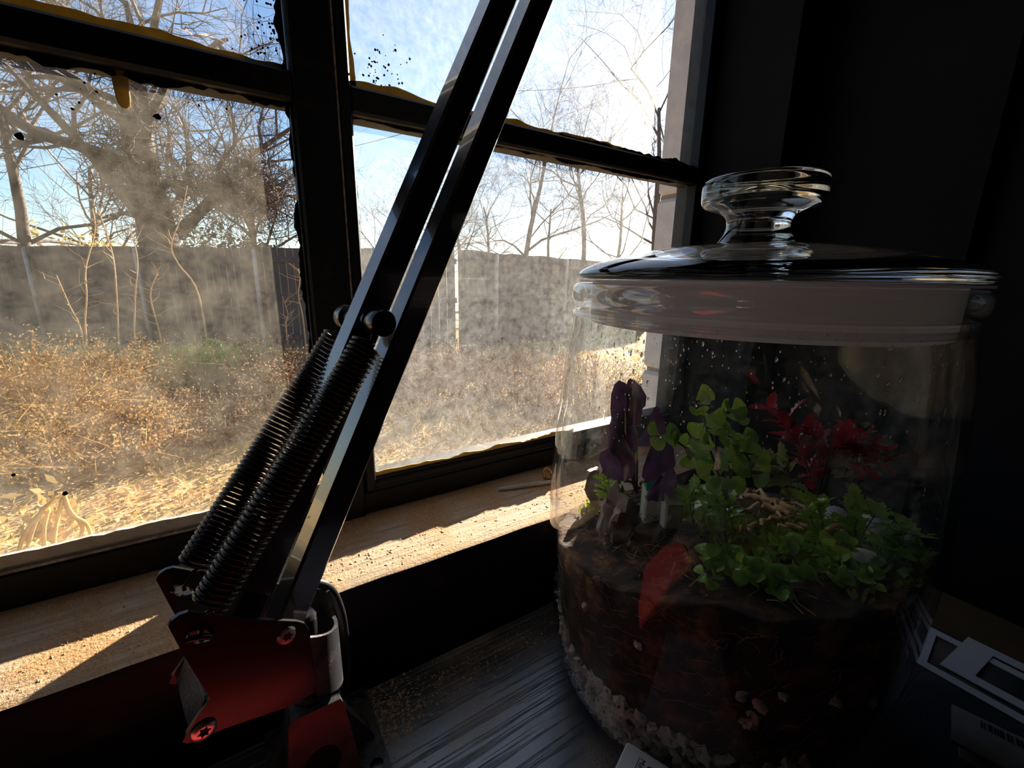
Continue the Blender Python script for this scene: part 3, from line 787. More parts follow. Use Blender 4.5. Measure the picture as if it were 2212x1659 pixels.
LG, LD, LY, LR, LP, LB = [leafset(mm, i) for i, mm in enumerate((LEAF_G, LEAF_D, LEAF_Y, LEAF_R, LEAF_P, LEAF_B))]
def orient(direction, up=Vector((0, 0, 1)), roll=0):
    x = Vector(direction).normalized(); y = Vector(up).cross(x)
    if y.length < 1e-4: y = Vector((0, 1, 0)).cross(x)
    y.normalize(); z = x.cross(y)
    mm = Matrix((x, y, z)).transposed(); return (mm.to_quaternion() @ Quaternion((1, 0, 0), roll))
def plant(name, base, label, group=None): return empty(name, base, label, 'plant', group)
def sprig(root, me, smat, path, size, cnt, rnd, spread=1.1, r=.0005, whorl=True):
    sp = smoothpath(path, 4); b = MB(); b.tube(sp, [r * (1 - .6 * i / len(sp)) for i in range(len(sp))], 5); b.build('stem', smat, root, smooth=True)
    for i in range(cnt):
        q = .25 + .75 * (i + rnd.random() * .5) / cnt; k = min(len(sp) - 2, int(q * (len(sp) - 1))); p = sp[k]; t = (sp[k + 1] - sp[k]).normalized()
        a = i * 2.4 + rnd.uniform(-.4, .4); side = t.orthogonal().normalized(); side.rotate(Quaternion(t, a))
        d = (side * spread + t * .6 + Vector((0, 0, .15))).normalized()
        inst('leaf', me, p, orient(d, Vector((0, 0, 1)), rnd.uniform(-.4, .4)), size * rnd.uniform(.7, 1.2), root)
def soil_hit(x, y, dz=0):
    d = ray(x, y); t = .08
    while t < .5:
        p = CAM + d * t
        if p.z < soil_z(p.x, p.y) + dz: return p
        t += .0008
    return p
def inside(p, mg=.006):
    v = Vector((p.x - JX, p.y - JY)); lim = jr(max(p.z, .05)) - .0035 - mg
    if v.length > lim: v *= lim / v.length
    return Vector((JX + v.x, JY + v.y, p.z))
rnd = random.Random(101)
# 1 bright green fan-leaved plant
base = soil_hit(1570, 1115); root = plant('fan_leaf_fern', base, 'bright green fern with broad fan leaflets standing above the white blocks')
fan_stems = [[(1560, 1050), (1530, 960), (1520, 900), (1497, 858)], [(1560, 1050), (1545, 940), (1570, 890), (1582, 890)], [(1560, 1060), (1500, 985), (1455, 950), (1420, 940)], [(1570, 1060), (1600, 980), (1620, 1000), (1622, 1030)], [(1565, 1060), (1570, 1000), (1585, 960), (1600, 950)]]
for si, st in enumerate(fan_stems):
    sp = smoothpath([base + Vector((0, 0, .002))] + [inside(at_dist(x, y, .222 + .006 * (si % 3))) for x, y in st], 4)
    b = MB(); b.tube(sp, .0006, 5); b.build('stem', STEMD, root, smooth=True)
    for i in range(14):
        k = min(len(sp) - 2, int(len(sp) * (.34 + .66 * i / 14))); p = sp[k]
        d = RT * rnd.uniform(-1, 1) + Vector((0, 0, 1)) * rnd.uniform(-.5, .9) - FW * rnd.uniform(.1, .5)
        inst('leaf', LG[2] if rnd.random() < .75 else LD[2], p, orient(d, -FW + Vector((0, 0, .5)), rnd.uniform(-.5, .5)), rnd.uniform(.0060, .0105), root)
# 2 round-leaved creepers along the front
spots = [(1570, 1250, 'creeping plant with glossy round leaves against the front of the glass'), (1660, 1265, 'creeping plant with round wet leaves beside the dark hollow'), (1740, 1240, 'creeping plant with round leaves in front of the driftwood'), (1830, 1250, 'round-leaved creeper spreading under the largest white shell')]
for si, (cx_, cy_, lab) in enumerate(spots):
    base = soil_hit(cx_, cy_, .001); root = plant('round_leaf_creeper', base, lab, 'round-leaved creepers')
    for j in range(8):
        a = rnd.uniform(0, 6.28); L = rnd.uniform(.007, .017)
        path = [base, inside(base + Vector((math.cos(a) * L * .5, math.sin(a) * L * .5, .007))), inside(base + Vector((math.cos(a) * L, math.sin(a) * L, rnd.uniform(.002, .010))))]
        path[1].z = max(path[1].z, soil_z(path[1].x, path[1].y) + .004); path[2].z = max(path[2].z, soil_z(path[2].x, path[2].y) + .003)
        sp = smoothpath(path, 3); b = MB(); b.tube(sp, .0004, 4); b.build('stem', STEMM, root, smooth=True)
        for i in range(5):
            p = sp[min(len(sp) - 1, 2 + i)]; d = Vector((rnd.uniform(-1, 1), rnd.uniform(-1, 1), rnd.uniform(.0, .6)))
            inst('leaf', (LD if rnd.random() < .6 else LG)[0], p, orient(d, Vector((-.5, -.5, 1)), rnd.uniform(-.3, .3)), rnd.uniform(.0042, .0078), root)
# 3 serrated sprigs
for si, (pts, lab) in enumerate([
    ([(1775, 1170), (1772, 1120), (1760, 1075)], 'upright green sprig with toothed leaves behind the driftwood tip'),
    ([(1850, 1180), (1850, 1130), (1875, 1095)], 'toothed green sprig leaning right between the white shells'),
    ([(1905, 1230), (1930, 1180), (1950, 1120)], 'tall toothed sprig against the glass on the wall side of the jar'),
    ([(1970, 1250), (1975, 1200), (1955, 1150)], 'dark green sprig nearest the white cut-out card'),
    ([(1330, 1120), (1310, 1080), (1300, 1035)], 'yellow-green sprig beside the pink stone'),
    ([(1500, 1150), (1510, 1095), (1525, 1050)], 'small toothed sprig next to the second white block'),
    ([(1560, 1165), (1570, 1110), (1560, 1075)], 'small toothed sprig at the root of the fan-leaved fern')]):
    base = soil_hit(*pts[0]); hd = math.hypot(base.x, base.y); root = plant('toothed_sprig', base, lab, 'toothed green sprigs')
    for j in range(3):
        off = Vector((rnd.uniform(-.006, .006), rnd.uniform(-.006, .006), 0))
        path = [base] + [inside(at_dist(x, y, hd - .004) + off) for x, y in pts[1:]]
        sprig(root, (LG if si in (1, 4) else LD if si in (2, 3) else LG)[1], STEMM, path, .0105, 10, rnd)
# 4 crimson plant and dull companions
base = soil_hit(1760, 1095); root = plant('crimson_fern', base, 'crimson feathery plant at the back of the jar near the black wall')
for pts in ([(1745, 1010), (1700, 930), (1655, 875)], [(1750, 1000), (1720, 950), (1700, 890)], [(1800, 1000), (1860, 985), (1930, 975)], [(1800, 1010), (1870, 1000), (1920, 1000)], [(1790, 980), (1840, 960), (1895, 960)], [(1770, 990), (1760, 950), (1740, 930)], [(1790, 990), (1820, 960), (1845, 950)]):
    path = [base] + [inside(at_dist(x, y, .262)) for x, y in pts]
    sprig(root, LR[1], STEMD, path, .0115, 16, rnd, .8)
for (pts, lab) in (([(1700, 1070), (1685, 1030), (1665, 1000)], 'olive brown fern frond drooping below the crimson plant'), ([(1840, 1060), (1845, 1000), (1850, 925)], 'dull brown upright frond standing behind the crimson plant')):
    base = soil_hit(*pts[0]); root = plant('dull_fern', base, lab)
    for j in range(4):
        path = [base] + [inside(at_dist(x + rnd.uniform(-25, 25), y + rnd.uniform(-10, 10), .255 + .02 * (pts[0][0] > 1800))) for x, y in pts[1:]]
        sprig(root, (LY if pts[0][0] < 1800 else LB)[1], STEMD, path, .010, 12, rnd, .8)
# 5 purple-leaved plant near the window
base = soil_hit(1375, 1065); root = plant('purple_leaf_plant', base, 'dark purple broad-leaved plant on the window side of the jar')
for (x, y, sz, tilt) in ((1350, 1000, .034, .35), (1395, 1000, .030, -.3), (1345, 900, .032, .1), (1375, 925, .026, -.5), (1360, 860, .022, 0), (1340, 950, .03, .05), (1400, 1040, .024, -.7)):
    p = inside(at_dist(x, y + 40, .245), .014); d = Vector((0, 0, 1)) - RT * tilt
    b = MB(); b.tube(smoothpath([base, base.lerp(p, .5) + Vector((0, 0, .004)), p], 4), .0009, 5); b.build('stem', STEMD, root, smooth=True)
    inst('leaf', LP[0], p, orient(d, -FW - RT * tilt * .4, rnd.uniform(-.3, .3)), (sz, sz * .62, sz), root)
# 6 stones, blocks, shells, twigs
STONEP = noisy('pink_stone', [(.3, (.24, .17, .15)), (.7, (.42, .32, .28))], 150, rough=.9, bump=.6)
SHELL = noisy('white_shell', [(.3, (.62, .58, .55)), (.7, (.80, .77, .74))], 90, (1, 6, 1), rough=.6, bump=.4)
WBLOCK = noisy('white_block', [(.3, (.62, .58, .48)), (.7, (.82, .78, .68))], 120, rough=.8, bump=.3)
for i, (x, y, r, lab) in enumerate(((1262, 1040, (.012, .010, .022), 'tall pinkish stone against the window side of the glass'), (1290, 1105, (.010, .009, .016), 'small pinkish stone at the foot of the tall one'))):
    p = inside(soil_hit(x + 40, y + 55), .011); b = MB(); b.blob((0, 0, 0), r, seed=40 + i, amp=.7, freq=1.9, sub=3); b.build('stone', STONEP, smooth=40, label=lab, cat='stone'); o = bpy.context.scene.collection.objects[-1]; o.location = p + Vector((0, 0, r[2] * .7))
for i, (x, y, r, lab) in enumerate(((1800, 1125, .009, 'white ribbed shell behind the driftwood tip'), (1893, 1165, .0125, 'largest white ribbed shell among the green sprigs'), (1880, 1232, .010, 'white shell half hidden by round leaves'), (1722, 1192, .0055, 'small white shell fragment beside the dark hollow'))):
    p = inside(soil_hit(x, y), r * .8); b = MB(); n = 18; prof = []
    for k in range(9):
        q = k / 8; prof.append((r * math.sin(q * math.pi * .5) ** .8, r * .75 * math.cos(q * math.pi * .5)))
    b.lathe(prof, n * 2); b.v = [(v[0] * (1 + .05 * math.cos(n * math.atan2(v[1], v[0]))), v[1] * .8 * (1 + .05 * math.cos(n * math.atan2(v[1], v[0]))), v[2]) for v in b.v]
    b.build('shell', SHELL, smooth=True, label=lab, cat='shell'); o = COL.objects[-1]; o.location = p + Vector((0, 0, .0005)); o.rotation_euler = (.35, -.3, i)
TEAL = plain('teal_paint', (.10, .42, .36), .6); RUST = plain('rust_paint', (.42, .12, .06), .6)
for i, (x, y, w_, h_, lab) in enumerate(((1405, 1120, .0115, .024, 'taller white house-like block with a rust and teal top'), (1447, 1140, .0100, .020, 'shorter white block beside the taller one'))):
    p = soil_hit(x, y); root = empty('white_block', p, lab, 'ornament', 'white blocks in the terrarium'); ang = .95
    ca, sa = math.cos(ang), math.sin(ang)
    def rotv(b): b.v = [(p.x + v[0] * ca - v[1] * sa, p.y + v[0] * sa + v[1] * ca, p.z - .002 + v[2]) for v in b.v]
    b = MB(); b.bbox((-w_ / 2, -w_ / 2, 0), (w_ / 2, w_ / 2, h_), .001); rotv(b); b.build('block', WBLOCK, root)
    b = MB(); b.prism([(-w_ * .55, h_), (w_ * .55, h_), (0, h_ + .005)], [], lambda u, v, t: Vector((u, t, v)), -w_ * .55, w_ * (.0 if i == 0 else .55)); rotv(b); b.build('roof', RUST if i == 0 else WBLOCK, root)
    if i == 0:
        b = MB(); b.prism([(-w_ * .5, h_), (w_ * .5, h_), (w_ * .3, h_ + .006), (-w_ * .3, h_ + .006)], [], lambda u, v, t: Vector((u, t, v)), w_ * .02, w_ * .5); rotv(b); b.build('roof', TEAL, root)
TWIG = noisy('driftwood', [(.25, (.22, .10, .04)), (.5, (.56, .31, .13)), (.75, (.72, .46, .22))], 60, (1, 1, 1), rough=.85, bump=1, dist=.0015)
tw_paths = [[(1580, 1065), (1640, 1075), (1700, 1095), (1735, 1105)], [(1590, 1110), (1650, 1095), (1710, 1110), (1770, 1130), (1835, 1145)], [(1680, 1135), (1750, 1142), (1830, 1150)], [(1600, 1150), (1660, 1125), (1720, 1120)], [(1585, 1085), (1630, 1060), (1670, 1085), (1690, 1120)], [(1720, 1100), (1770, 1110), (1800, 1135)], [(1640, 1100), (1700, 1080), (1745, 1100)]]
root = empty('driftwood', soil_hit(1700, 1130), 'gnarled pale brown driftwood twig lying across the moss', 'driftwood')
for k, tp in enumerate(tw_paths):
    path = [inside(soil_hit(x, y, .005) , .008) for x, y in tp]; sp = [q + Vector((noise.noise(Vector((i * .7, k, 1))), noise.noise(Vector((i * .7, k, 5))), noise.noise(Vector((i * .7, k, 9))))) * .0035 for i, q in enumerate(smoothpath(path, 7))]; b = MB()
    b.tube(sp, [(.0021 - .0002 * k) * (.55 + .5 * math.sin(math.pi * (i + .8) / (len(sp) + 1))) * (1 + .75 * noise.noise(Vector((i * .9, k * 3, 0)))) for i in range(len(sp))], 9); b.build('twig', TWIG, root, smooth=True)
MOSSM = leafmat('moss', (.17, .22, .03), (.40, .44, .10), .3, .7)
b = MB()
for (x, y, cnt, sp) in ((1640, 1180, 500, 40), (1720, 1150, 600, 45), (1820, 1190, 600, 45), (1920, 1230, 700, 45), (1960, 1190, 400, 35), (1310, 1090, 300, 22), (1480, 1090, 350, 30), (1560, 1130, 300, 30)):
    for _ in range(cnt):
        p = inside(soil_hit(rnd.gauss(x, sp), rnd.gauss(y, sp * .55), .001), .002) if _ % 4 == 0 else p + Vector((rnd.uniform(-.003, .003), rnd.uniform(-.003, .003), rnd.uniform(-.0005, .0005)))
        p = inside(p, .003); d = Vector((rnd.uniform(-1, 1), rnd.uniform(-1, 1), 1.3)).normalized() * rnd.uniform(.002, .006); sd = d.cross(Vector((rnd.random(), rnd.random(), .2))).normalized() * .0007
        z0 = Vector((p.x, p.y, max(.08, soil_z(p.x, p.y)) + .001)); b.add([z0 - sd, z0 + sd, z0 + d * .6 + sd * 1.3, z0 + d, z0 + d * .6 - sd * 1.3], [(0, 1, 2, 3, 4)])
b.build('moss', MOSSM, loc=JC + Vector((0, 0, .1)), label='low green moss covering the soil in the jar', cat='moss', kind='stuff')
# ------------------------------------------------------------------ small things on desk and sill
CARD = noisy('white_card', [(.3, (.78, .78, .80)), (.7, (.86, .86, .88))], 80, rough=.55)
INK = plain('ink', (.02, .02, .025), .6)
BZ = .030
c0 = Vector((.1310, .1004, 0)); e1 = Vector((-.93, -.36, 0)).normalized(); e2 = Vector((.385, -.923, 0)).normalized()
box = empty('small_box', c0, 'white carton with printed text standing in front of the jar', 'box')
b = MB(); b.bbox((0, 0, 0), (1, 1, 1), .012); b.v = [tuple(c0 + e1 * (v[0] * .075) + e2 * (v[1] * .060) + ZZ * (.0002 + v[2] * BZ)) for v in b.v]; b.build('carton', CARD, box)
def text(body, size, pos, xdir, ydir, parent, mat, name='lettering'):
    cu = bpy.data.curves.new(name, 'FONT'); cu.body = body; cu.size = size; cu.extrude = .00004
    o = bpy.data.objects.new('tmp', cu); COL.objects.link(o)
    dg = bpy.context.evaluated_depsgraph_get(); me = bpy.data.meshes.new_from_object(o.evaluated_get(dg)); bpy.data.objects.remove(o)
    z = xdir.cross(ydir); mm = Matrix((xdir, ydir, z)).transposed().to_4x4(); mm.translation = pos; me.transform(mm)
    L = Vector((0, 0, 0)); p = parent
    while p is not None: L += p.location; p = p.parent
    me.transform(Matrix.Translation(-L)); me.materials.clear(); me.materials.append(mat)
    t = bpy.data.objects.new(name, me); COL.objects.link(t); t.parent = parent; return t
tz = Vector((0, 0, BZ + .0003))
text('Mo', .0032, c0 + e1 * .0036 + e2 * .0078 + tz, e1, e2, box, INK)
text('C', .0046, c0 + e1 * .0046 + e2 * .0112 + tz, e1, e2, box, INK)
b = MB(); b.box((0, 0, 0), (1, 1, 1)); b.v = [tuple(c0 + e1 * (.0034 + v[0] * .030) + e2 * (.0070 + v[1] * .0002) + ZZ * (BZ + .0002 + v[2] * .0001)) for v in b.v]; b.build('rule', INK, box)

# white die-cut card by the wall
cut = empty('cutout_card', (.37, .03, .0005), 'white die-cut card frame lying beside the wall', 'card')
def flat(poly, holes, z0, z1, par, nm, mat):
    b = MB(); b.prism(poly, holes, lambda u, v, t: Vector((u, v, t)), z0, z1); return b.build(nm, mat, par)
flat([(.3458, .0505), (.3935, .0555), (.3935, -.13), (.3445, -.13)], [[(.3520, .0465), (.3520, -.12), (.3872, -.12), (.3872, .0505)]], .0006, .0011, cut, 'outer_frame', CARD)
flat([(.3565, .0415), (.4032, .0381), (.4046, -.12), (.3565, -.12)], [[(.3640, .0270), (.3640, -.11), (.3968, -.11), (.3955, .0248)]], .0012, .0017, cut, 'inner_frame', CARD)
BROWN = noisy('brown_board', [(.3, (.10, .062, .030)), (.7, (.14, .09, .045))], 30, rough=.7)
flat([(.396, .10), (RX - .001, .10), (RX - .001, -.30), (.404, -.30)], [], .0000, .0006, None, 'cardboard_sheet', BROWN)
tag(COL.objects[-1], 'brown cardboard sheet lying along the black wall', 'cardboard')
# wrapped packets with a bar code
PK = noisy('packet_paper', [(.3, (.30, .27, .22)), (.7, (.46, .42, .35))], 120, rough=.5, bump=.3)
def packet(z0, th, off, lab, code):
    o0 = Vector((.2830, .0215, 0)) + off; a1 = Vector((.22, -.975, 0)).normalized(); a2 = Vector((.975, .22, 0)).normalized()
    root = empty('paper_packet', o0 + Vector((0, 0, z0)), lab, 'packet', 'packets stacked by the cut-out card')
    b = MB(); ny, nx = 14, 10; LW, WW = .085, .027; vs = []; fs = []
    for s_ in (0, 1):
        for i in range(nx + 1):
            for j in range(ny + 1):
                u, v = i / nx, j / ny; edge = min(1, min(u, 1 - u) * 5) ** .5 * min(1, min(v, 1 - v) * 8) ** .5
                hh = .5 + (1 if s_ else -1) * .5 * (.25 + .75 * edge) + .05 * noise.noise(Vector((u * 5, v * 8, s_ + z0 * 90)))
                vs.append(o0 + a2 * (u * WW) + a1 * (v * LW) + ZZ * (z0 + th * max(0, min(1, hh))))
    M_ = (nx + 1) * (ny + 1)
    for i in range(nx):
        for j in range(ny):
            a = i * (ny + 1) + j; fs += [(a, a + 1, a + ny + 2, a + ny + 1), (M_ + a, M_ + a + ny + 1, M_ + a + ny + 2, M_ + a + 1)]
    ring = [(i, 0) for i in range(nx)] + [(nx, j) for j in range(ny)] + [(i, ny) for i in range(nx, 0, -1)] + [(0, j) for j in range(ny, 0, -1)]
    for q in range(len(ring)):
        a = ring[q][0] * (ny + 1) + ring[q][1]; c = ring[(q + 1) % len(ring)]; c = c[0] * (ny + 1) + c[1]; fs.append((a, c, M_ + c, M_ + a))
    b.add(vs, fs); b.build('wrapper', PK, root, smooth=45)
    if code:
        rb = random.Random(4); b = MB(); v = .010
        while v < .060:
            w_ = rb.choice((.0004, .0006, .001, .0014))
            q = [o0 + a2 * x + a1 * y + ZZ * (z0 + th * 1.03) for x, y in ((.0155, v), (.0205, v), (.0205, v + w_), (.0155, v + w_))]
            b.add(q + [p + ZZ * .0001 for p in q], [(3, 2, 1, 0), (4, 5, 6, 7), (0, 1, 5, 4), (1, 2, 6, 5), (2, 3, 7, 6), (3, 0, 4, 7)]); v += w_ + rb.choice((.0004, .0007, .0011))
        b.build('bar_code', INK, root)
packet(.0004, .0080, Vector((.002, -.004, 0)), 'lower pale wrapped packet resting on the desk', False)
packet(.0086, .0080, Vector((0, 0, 0)), 'upper pale wrapped packet with a printed bar code', True)
flat([(.272, .0095), (.279, .0125), (.283, -.05), (.276, -.053)], [], .0002, .0012, None, 'wooden_stick', BROWN); tag(COL.objects[-1], 'thin brown strip lying in front of the packets', 'stick')
# grey rod and copper ring on the sill
RODM = noisy('grey_rod', [(.3, (.34, .32, .31)), (.7, (.52, .50, .48))], 160, rough=.5)
p0 = on_z(1077, 1057, .0728); p1 = on_z(1195, 1040, .0728)
b = MB(); pth = [p0 + (p1 - p0) * (k / 6) for k in range(7)]; b.tube(pth, [.0012, .0016, .0016, .0016, .0016, .0016, .0016], 12); b.build('rod', RODM, loc=(p0 + p1) / 2, smooth=40, label='thin grey rod lying on the dusty windowsill', cat='rod')
COPPER = noisy('copper_amber', [(.3, (.62, .28, .09)), (.7, (.80, .42, .16))], 200, rough=.25, metallic=1)
pc = on_z(1183, 1024, .0755)
b = MB(); b.tube([pc + Vector((.0042 * math.cos(a), .0016 * math.sin(a), .0045 * math.sin(a))) for a in [2 * math.pi * k / 20 for k in range(20)]], .0012, 8, closed=True)
b.build('copper_ring', COPPER, loc=pc, smooth=True, label='small copper ring leaning on the windowsill near the rod', cat='ring')
# red folder on the desk below the lens
REDC = noisy('red_cover', [(.3, (.34, .025, .028)), (.7, (.42, .035, .035))], 40, rough=.6)
b = MB(); b.bbox((0, 0, 0), (1, 1, 1), .02); ca, sa = math.cos(-.35), math.sin(-.35)
b.v = [(-.035 + (v[0] - .5) * .20 * ca - (v[1] - .5) * .16 * sa, .050 + (v[0] - .5) * .20 * sa + (v[1] - .5) * .16 * ca, .0003 + v[2] * .006) for v in b.v]
b.build('folder', REDC, loc=(-.035, .05, 0), label='red folder lying flat on the black desk', cat='folder')

# ------------------------------------------------------------------ outdoors
GZ = -1.08
def gz(x, y): return GZ + .05 * noise.noise(Vector((x * .35, y * .35, 0))) + .02 * noise.noise(Vector((x * 1.6, y * 1.6, 3)))
GROUNDM = noisy('dry_lawn', [(.25, (.17, .10, .04)), (.45, (.40, .26, .09)), (.62, (.56, .39, .15)), (.8, (.38, .17, .08))], 9, rough=.95, bump=1, dist=.03)
b = MB(); nx, ny = 90, 90; vs = []; fs = []
for j in range(ny + 1):
    y = .40 + 44.6 * (j / ny) ** 2.2
    for i in range(nx + 1):
        x = (-1 + 2 * i / nx); x = x * (3.5 + y * 1.5); vs.append((x, y, gz(x, y)))
for j in range(ny):
    for i in range(nx):
        a = j * (nx + 1) + i; fs.append((a, a + 1, a + nx + 2, a + nx + 1))
b.add(vs, fs); struct('ground', b, GROUNDM, 'dry winter lawn outside the window', cat='ground', smooth=True)
rnd = random.Random(9)
LITTER = noisy('dead_leaves', [(.25, (.24, .12, .05)), (.5, (.58, .36, .16)), (.75, (.80, .60, .36))], 6, rough=.8, transl=.25)
STRAW = noisy('dry_grass', [(.25, (.34, .21, .06)), (.5, (.60, .41, .14)), (.75, (.74, .56, .24))], 3, rough=.8, transl=.35)
def yard_xy(r, ymax=9):
    y = .9 + (ymax - .9) * r.random() ** 1.5; x = r.uniform(-.48, 1.0) * y * 1.15 + r.uniform(-.2, .3); return x, y
b = MB()
for _ in range(42000):
    x, y = yard_xy(rnd); s_ = rnd.uniform(.009, .024) * (.7 + y * .06); a = rnd.uniform(0, 6.28); tl = rnd.uniform(-.7, .7); z = gz(x, y) + rnd.uniform(.003, .02)
    ca, sa = math.cos(a), math.sin(a); u = Vector((ca, sa, tl)) * s_; v = Vector((-sa, ca, rnd.uniform(-.6, .6))) * s_ * .55; c = Vector((x, y, z + s_ * .3))
    b.add([c - u, c + v * .9 - u * .2, c + u * 1.05, c - v - u * .1], [(0, 1, 2, 3)])
b.build('leaf_litter', LITTER, loc=(0, 4, GZ), label='fallen brown leaves strewn over the lawn', cat='leaves', kind='stuff')
b = MB()
for _ in range(16000):
    x, y = yard_xy(rnd, 10); h = rnd.uniform(.03, .10) * (1.3 if noise.noise(Vector((x * .9, y * .9, 8))) > 0 else .5); a = rnd.uniform(0, 6.28); w_ = .003 + .0008 * y
    z = gz(x, y); l = Vector((math.cos(a), math.sin(a), 0)); t = Vector((rnd.gauss(0, .5), rnd.gauss(0, .5), 1)) * h; c = Vector((x, y, z))
    b.add([c - l * w_, c + l * w_, c + t * .6 + l * w_ * .7, c + t, c + t * .6 - l * w_ * .7], [(0, 1, 2, 3, 4)])
b.build('lawn_straw', STRAW, loc=(0, 4, GZ), label='straw-coloured dead grass of the lawn', cat='grass', kind='stuff')

# plank fence
FENCEM = noisy('fence_brown', [(.3, (.060, .040, .034)), (.7, (.105, .072, .060))], 6, (1, 1, .2), rough=.85, object_space=True)
POSTM = noisy('fence_post_grey', [(.3, (.22, .21, .20)), (.7, (.34, .33, .31))], 8, rough=.7)
b = MB(); b.bbox((-.069, -.01, 0), (.069, .01, 1.80), .004); pm_ = b.mesh('plank', FENCEM)
b = MB(); b.lathe([(.035, 0), (.035, 1.72), (.02, 1.75), (0, 1.75)], 10); ps_ = b.mesh('post', POSTM, True)
def plank_fence(F0, F1, label):
    fd = (F1 - F0); FL = fd.length; fd.normalize(); fang = math.atan2(fd.y, fd.x); fn_ = Vector((fd.y, -fd.x, 0))
    fence = empty('plank_fence', (F0 + F1) / 2 + Vector((0, 0, GZ)), label, 'fence')
    k = 0
    while k * .143 < FL:
        p = F0 + fd * (k * .143); inst('plank', pm_, (p.x, p.y, GZ - .02 + .03 * noise.noise(Vector((k * .21, 0, 0)))), (0, 0, fang), 1, fence); k += 1
    for zr in (.25, .95, 1.58):
        b = MB(); b.box((-FL / 2, -.02, -.045), (FL / 2, .02, .045)); inst('rail', b.mesh('rail', FENCEM), (F0 + F1) / 2 + fn_ * .035 + Vector((0, 0, GZ + zr)), (0, 0, fang), 1, fence)
    k = 0
    while k * 2.3 + .8 < FL:
        inst('post', ps_, F0 + fd * (k * 2.3 + .8) + fn_ * .09 + Vector((0, 0, GZ)), None, 1, fence); k += 1
plank_fence(Vector((-5.5, 13.9, 0)), Vector((3.2, 6.75, 0)), 'dark brown plank fence with grey posts behind the orange saplings')
plank_fence(Vector((3.35, 6.9, 0)), Vector((11.5, 9.4, 0)), 'dark brown plank fence seen hazily through the right panes')

# bare trees
BARK = noisy('bark_grey', [(.3, (.045, .034, .030)), (.7, (.10, .08, .07))], 14, (1, 1, .3), rough=.9, bump=.6, dist=.02)
BARKL = noisy('twig_bark', [(.3, (.07, .05, .042)), (.7, (.14, .105, .09))], 8, rough=.9)
def grow(b, p, d, L, r, lev, rnd, maxlev, up=.15, mi=0, kids=(4, 7), wob=.22):
    n = 5 if lev < 2 else 4; path = [p.copy()]; rs = [r]; dd = d.copy()
    for i in range(n):
        dd = (dd + Vector((rnd.gauss(0, wob), rnd.gauss(0, wob), rnd.gauss(0, wob) + up * (.4 if lev else .2)))).normalized()
        path.append(path[-1] + dd * (L / n)); rs.append(r * (1 - .75 * (i + 1) / n) + .001)
    b.tube(path, rs, 7 if lev == 0 else 5 if lev == 1 else 3, False, 0 if lev < 2 else 1)
    if lev >= maxlev: return
    for i in range(rnd.randint(*kids)):
        q = rnd.uniform(.28, 1.0) if lev else rnd.uniform(.35, 1); k = min(n - 1, int(q * n)); f_ = q * n - k; c = path[k].lerp(path[k + 1], f_); t = (path[k + 1] - path[k]).normalized()
        s_ = t.orthogonal().normalized(); s_.rotate(Quaternion(t, rnd.uniform(0, 6.28))); an = rnd.uniform(.5, 1.15)
        nd = (t * math.cos(an) + s_ * math.sin(an)).normalized(); grow(b, c, nd, L * rnd.uniform(.42, .68), max(.003, rs[k] * rnd.uniform(.38, .6)), lev + 1, rnd, maxlev, up, mi, kids, wob)
def bare_tree(pos, h, r, seed, label, maxlev=4, kids=(5, 7), lean=(0, 0), group='bare trees beyond the fence', name='bare_tree'):
    rnd = random.Random(seed); root = empty(name, pos, label, 'tree', group); P = Vector(pos)
    b = MB(); path = []; rs = []; d = Vector((lean[0], lean[1], 1)).normalized(); c = P.copy(); n = 8
    for i in range(n + 1):
        path.append(c.copy()); rs.append(r * (1 - .6 * i / n)); d = (d + Vector((rnd.gauss(0, .05), rnd.gauss(0, .05), .05))).normalized(); c = c + d * (h * .62 / n)
    b.tube(path, rs, 10, False); b.build('trunk', BARK, root, smooth=True)
    b = MB()
    for i in range(rnd.randint(9, 12)):
        q = rnd.uniform(.30, 1.0); k = min(n - 1, int(q * n)); p = path[k].lerp(path[k + 1], q * n - k); a = rnd.uniform(0, 6.28); el = rnd.uniform(.25, 1.0)
        grow(b, p, Vector((math.cos(a) * math.cos(el), math.sin(a) * math.cos(el), math.sin(el))), h * rnd.uniform(.26, .46), rs[k] * rnd.uniform(.3, .55), 1, rnd, maxlev, .12, 0, kids)
    b.build('branches', [BARK, BARKL], root)
    return root
def gpos(px, dist, py=600):
    p = at_dist(px, py, dist); return (p.x, p.y, GZ)
big_tree = bare_tree(gpos(345, 12.5), 9.5, .46, 1, 'thick-trunked bare tree wrapped in brown vines behind the fence', 4, (5, 7))
bare_tree(gpos(40, 15), 8.5, .14, 2, 'slender bare tree with wide fine branches far along the fence', 4, (5, 7))
bare_tree(gpos(560, 13), 7.0, .11, 3, 'bushy bare tree beside the thick-trunked one', 4, (5, 6))
bare_tree(gpos(850, 16), 6.0, .09, 4, 'small upright bare tree seen next to the window bar', 4, (4, 6))
bare_tree(gpos(1130, 24), 12.5, .17, 5, 'spreading bare tree behind the dusty right panes', 4, (5, 7))
bare_tree(gpos(1260, 25), 12.5, .16, 6, 'dense bare tree closest to the masonry jamb', 4, (5, 7), (-.12, 0))
bare_tree(gpos(1415, 24), 15, .18, 7, 'tall bare tree partly hidden by the masonry jamb', 4, (4, 6), (-.05, 0))
bare_tree(gpos(200, 18), 7.0, .12, 8, 'distant bare tree over the yellow shrub', 4, (4, 6))
bare_tree(gpos(1000, 26), 8.5, .15, 18, 'distant bare tree between the two panes of the right sash', 4, (4, 6))
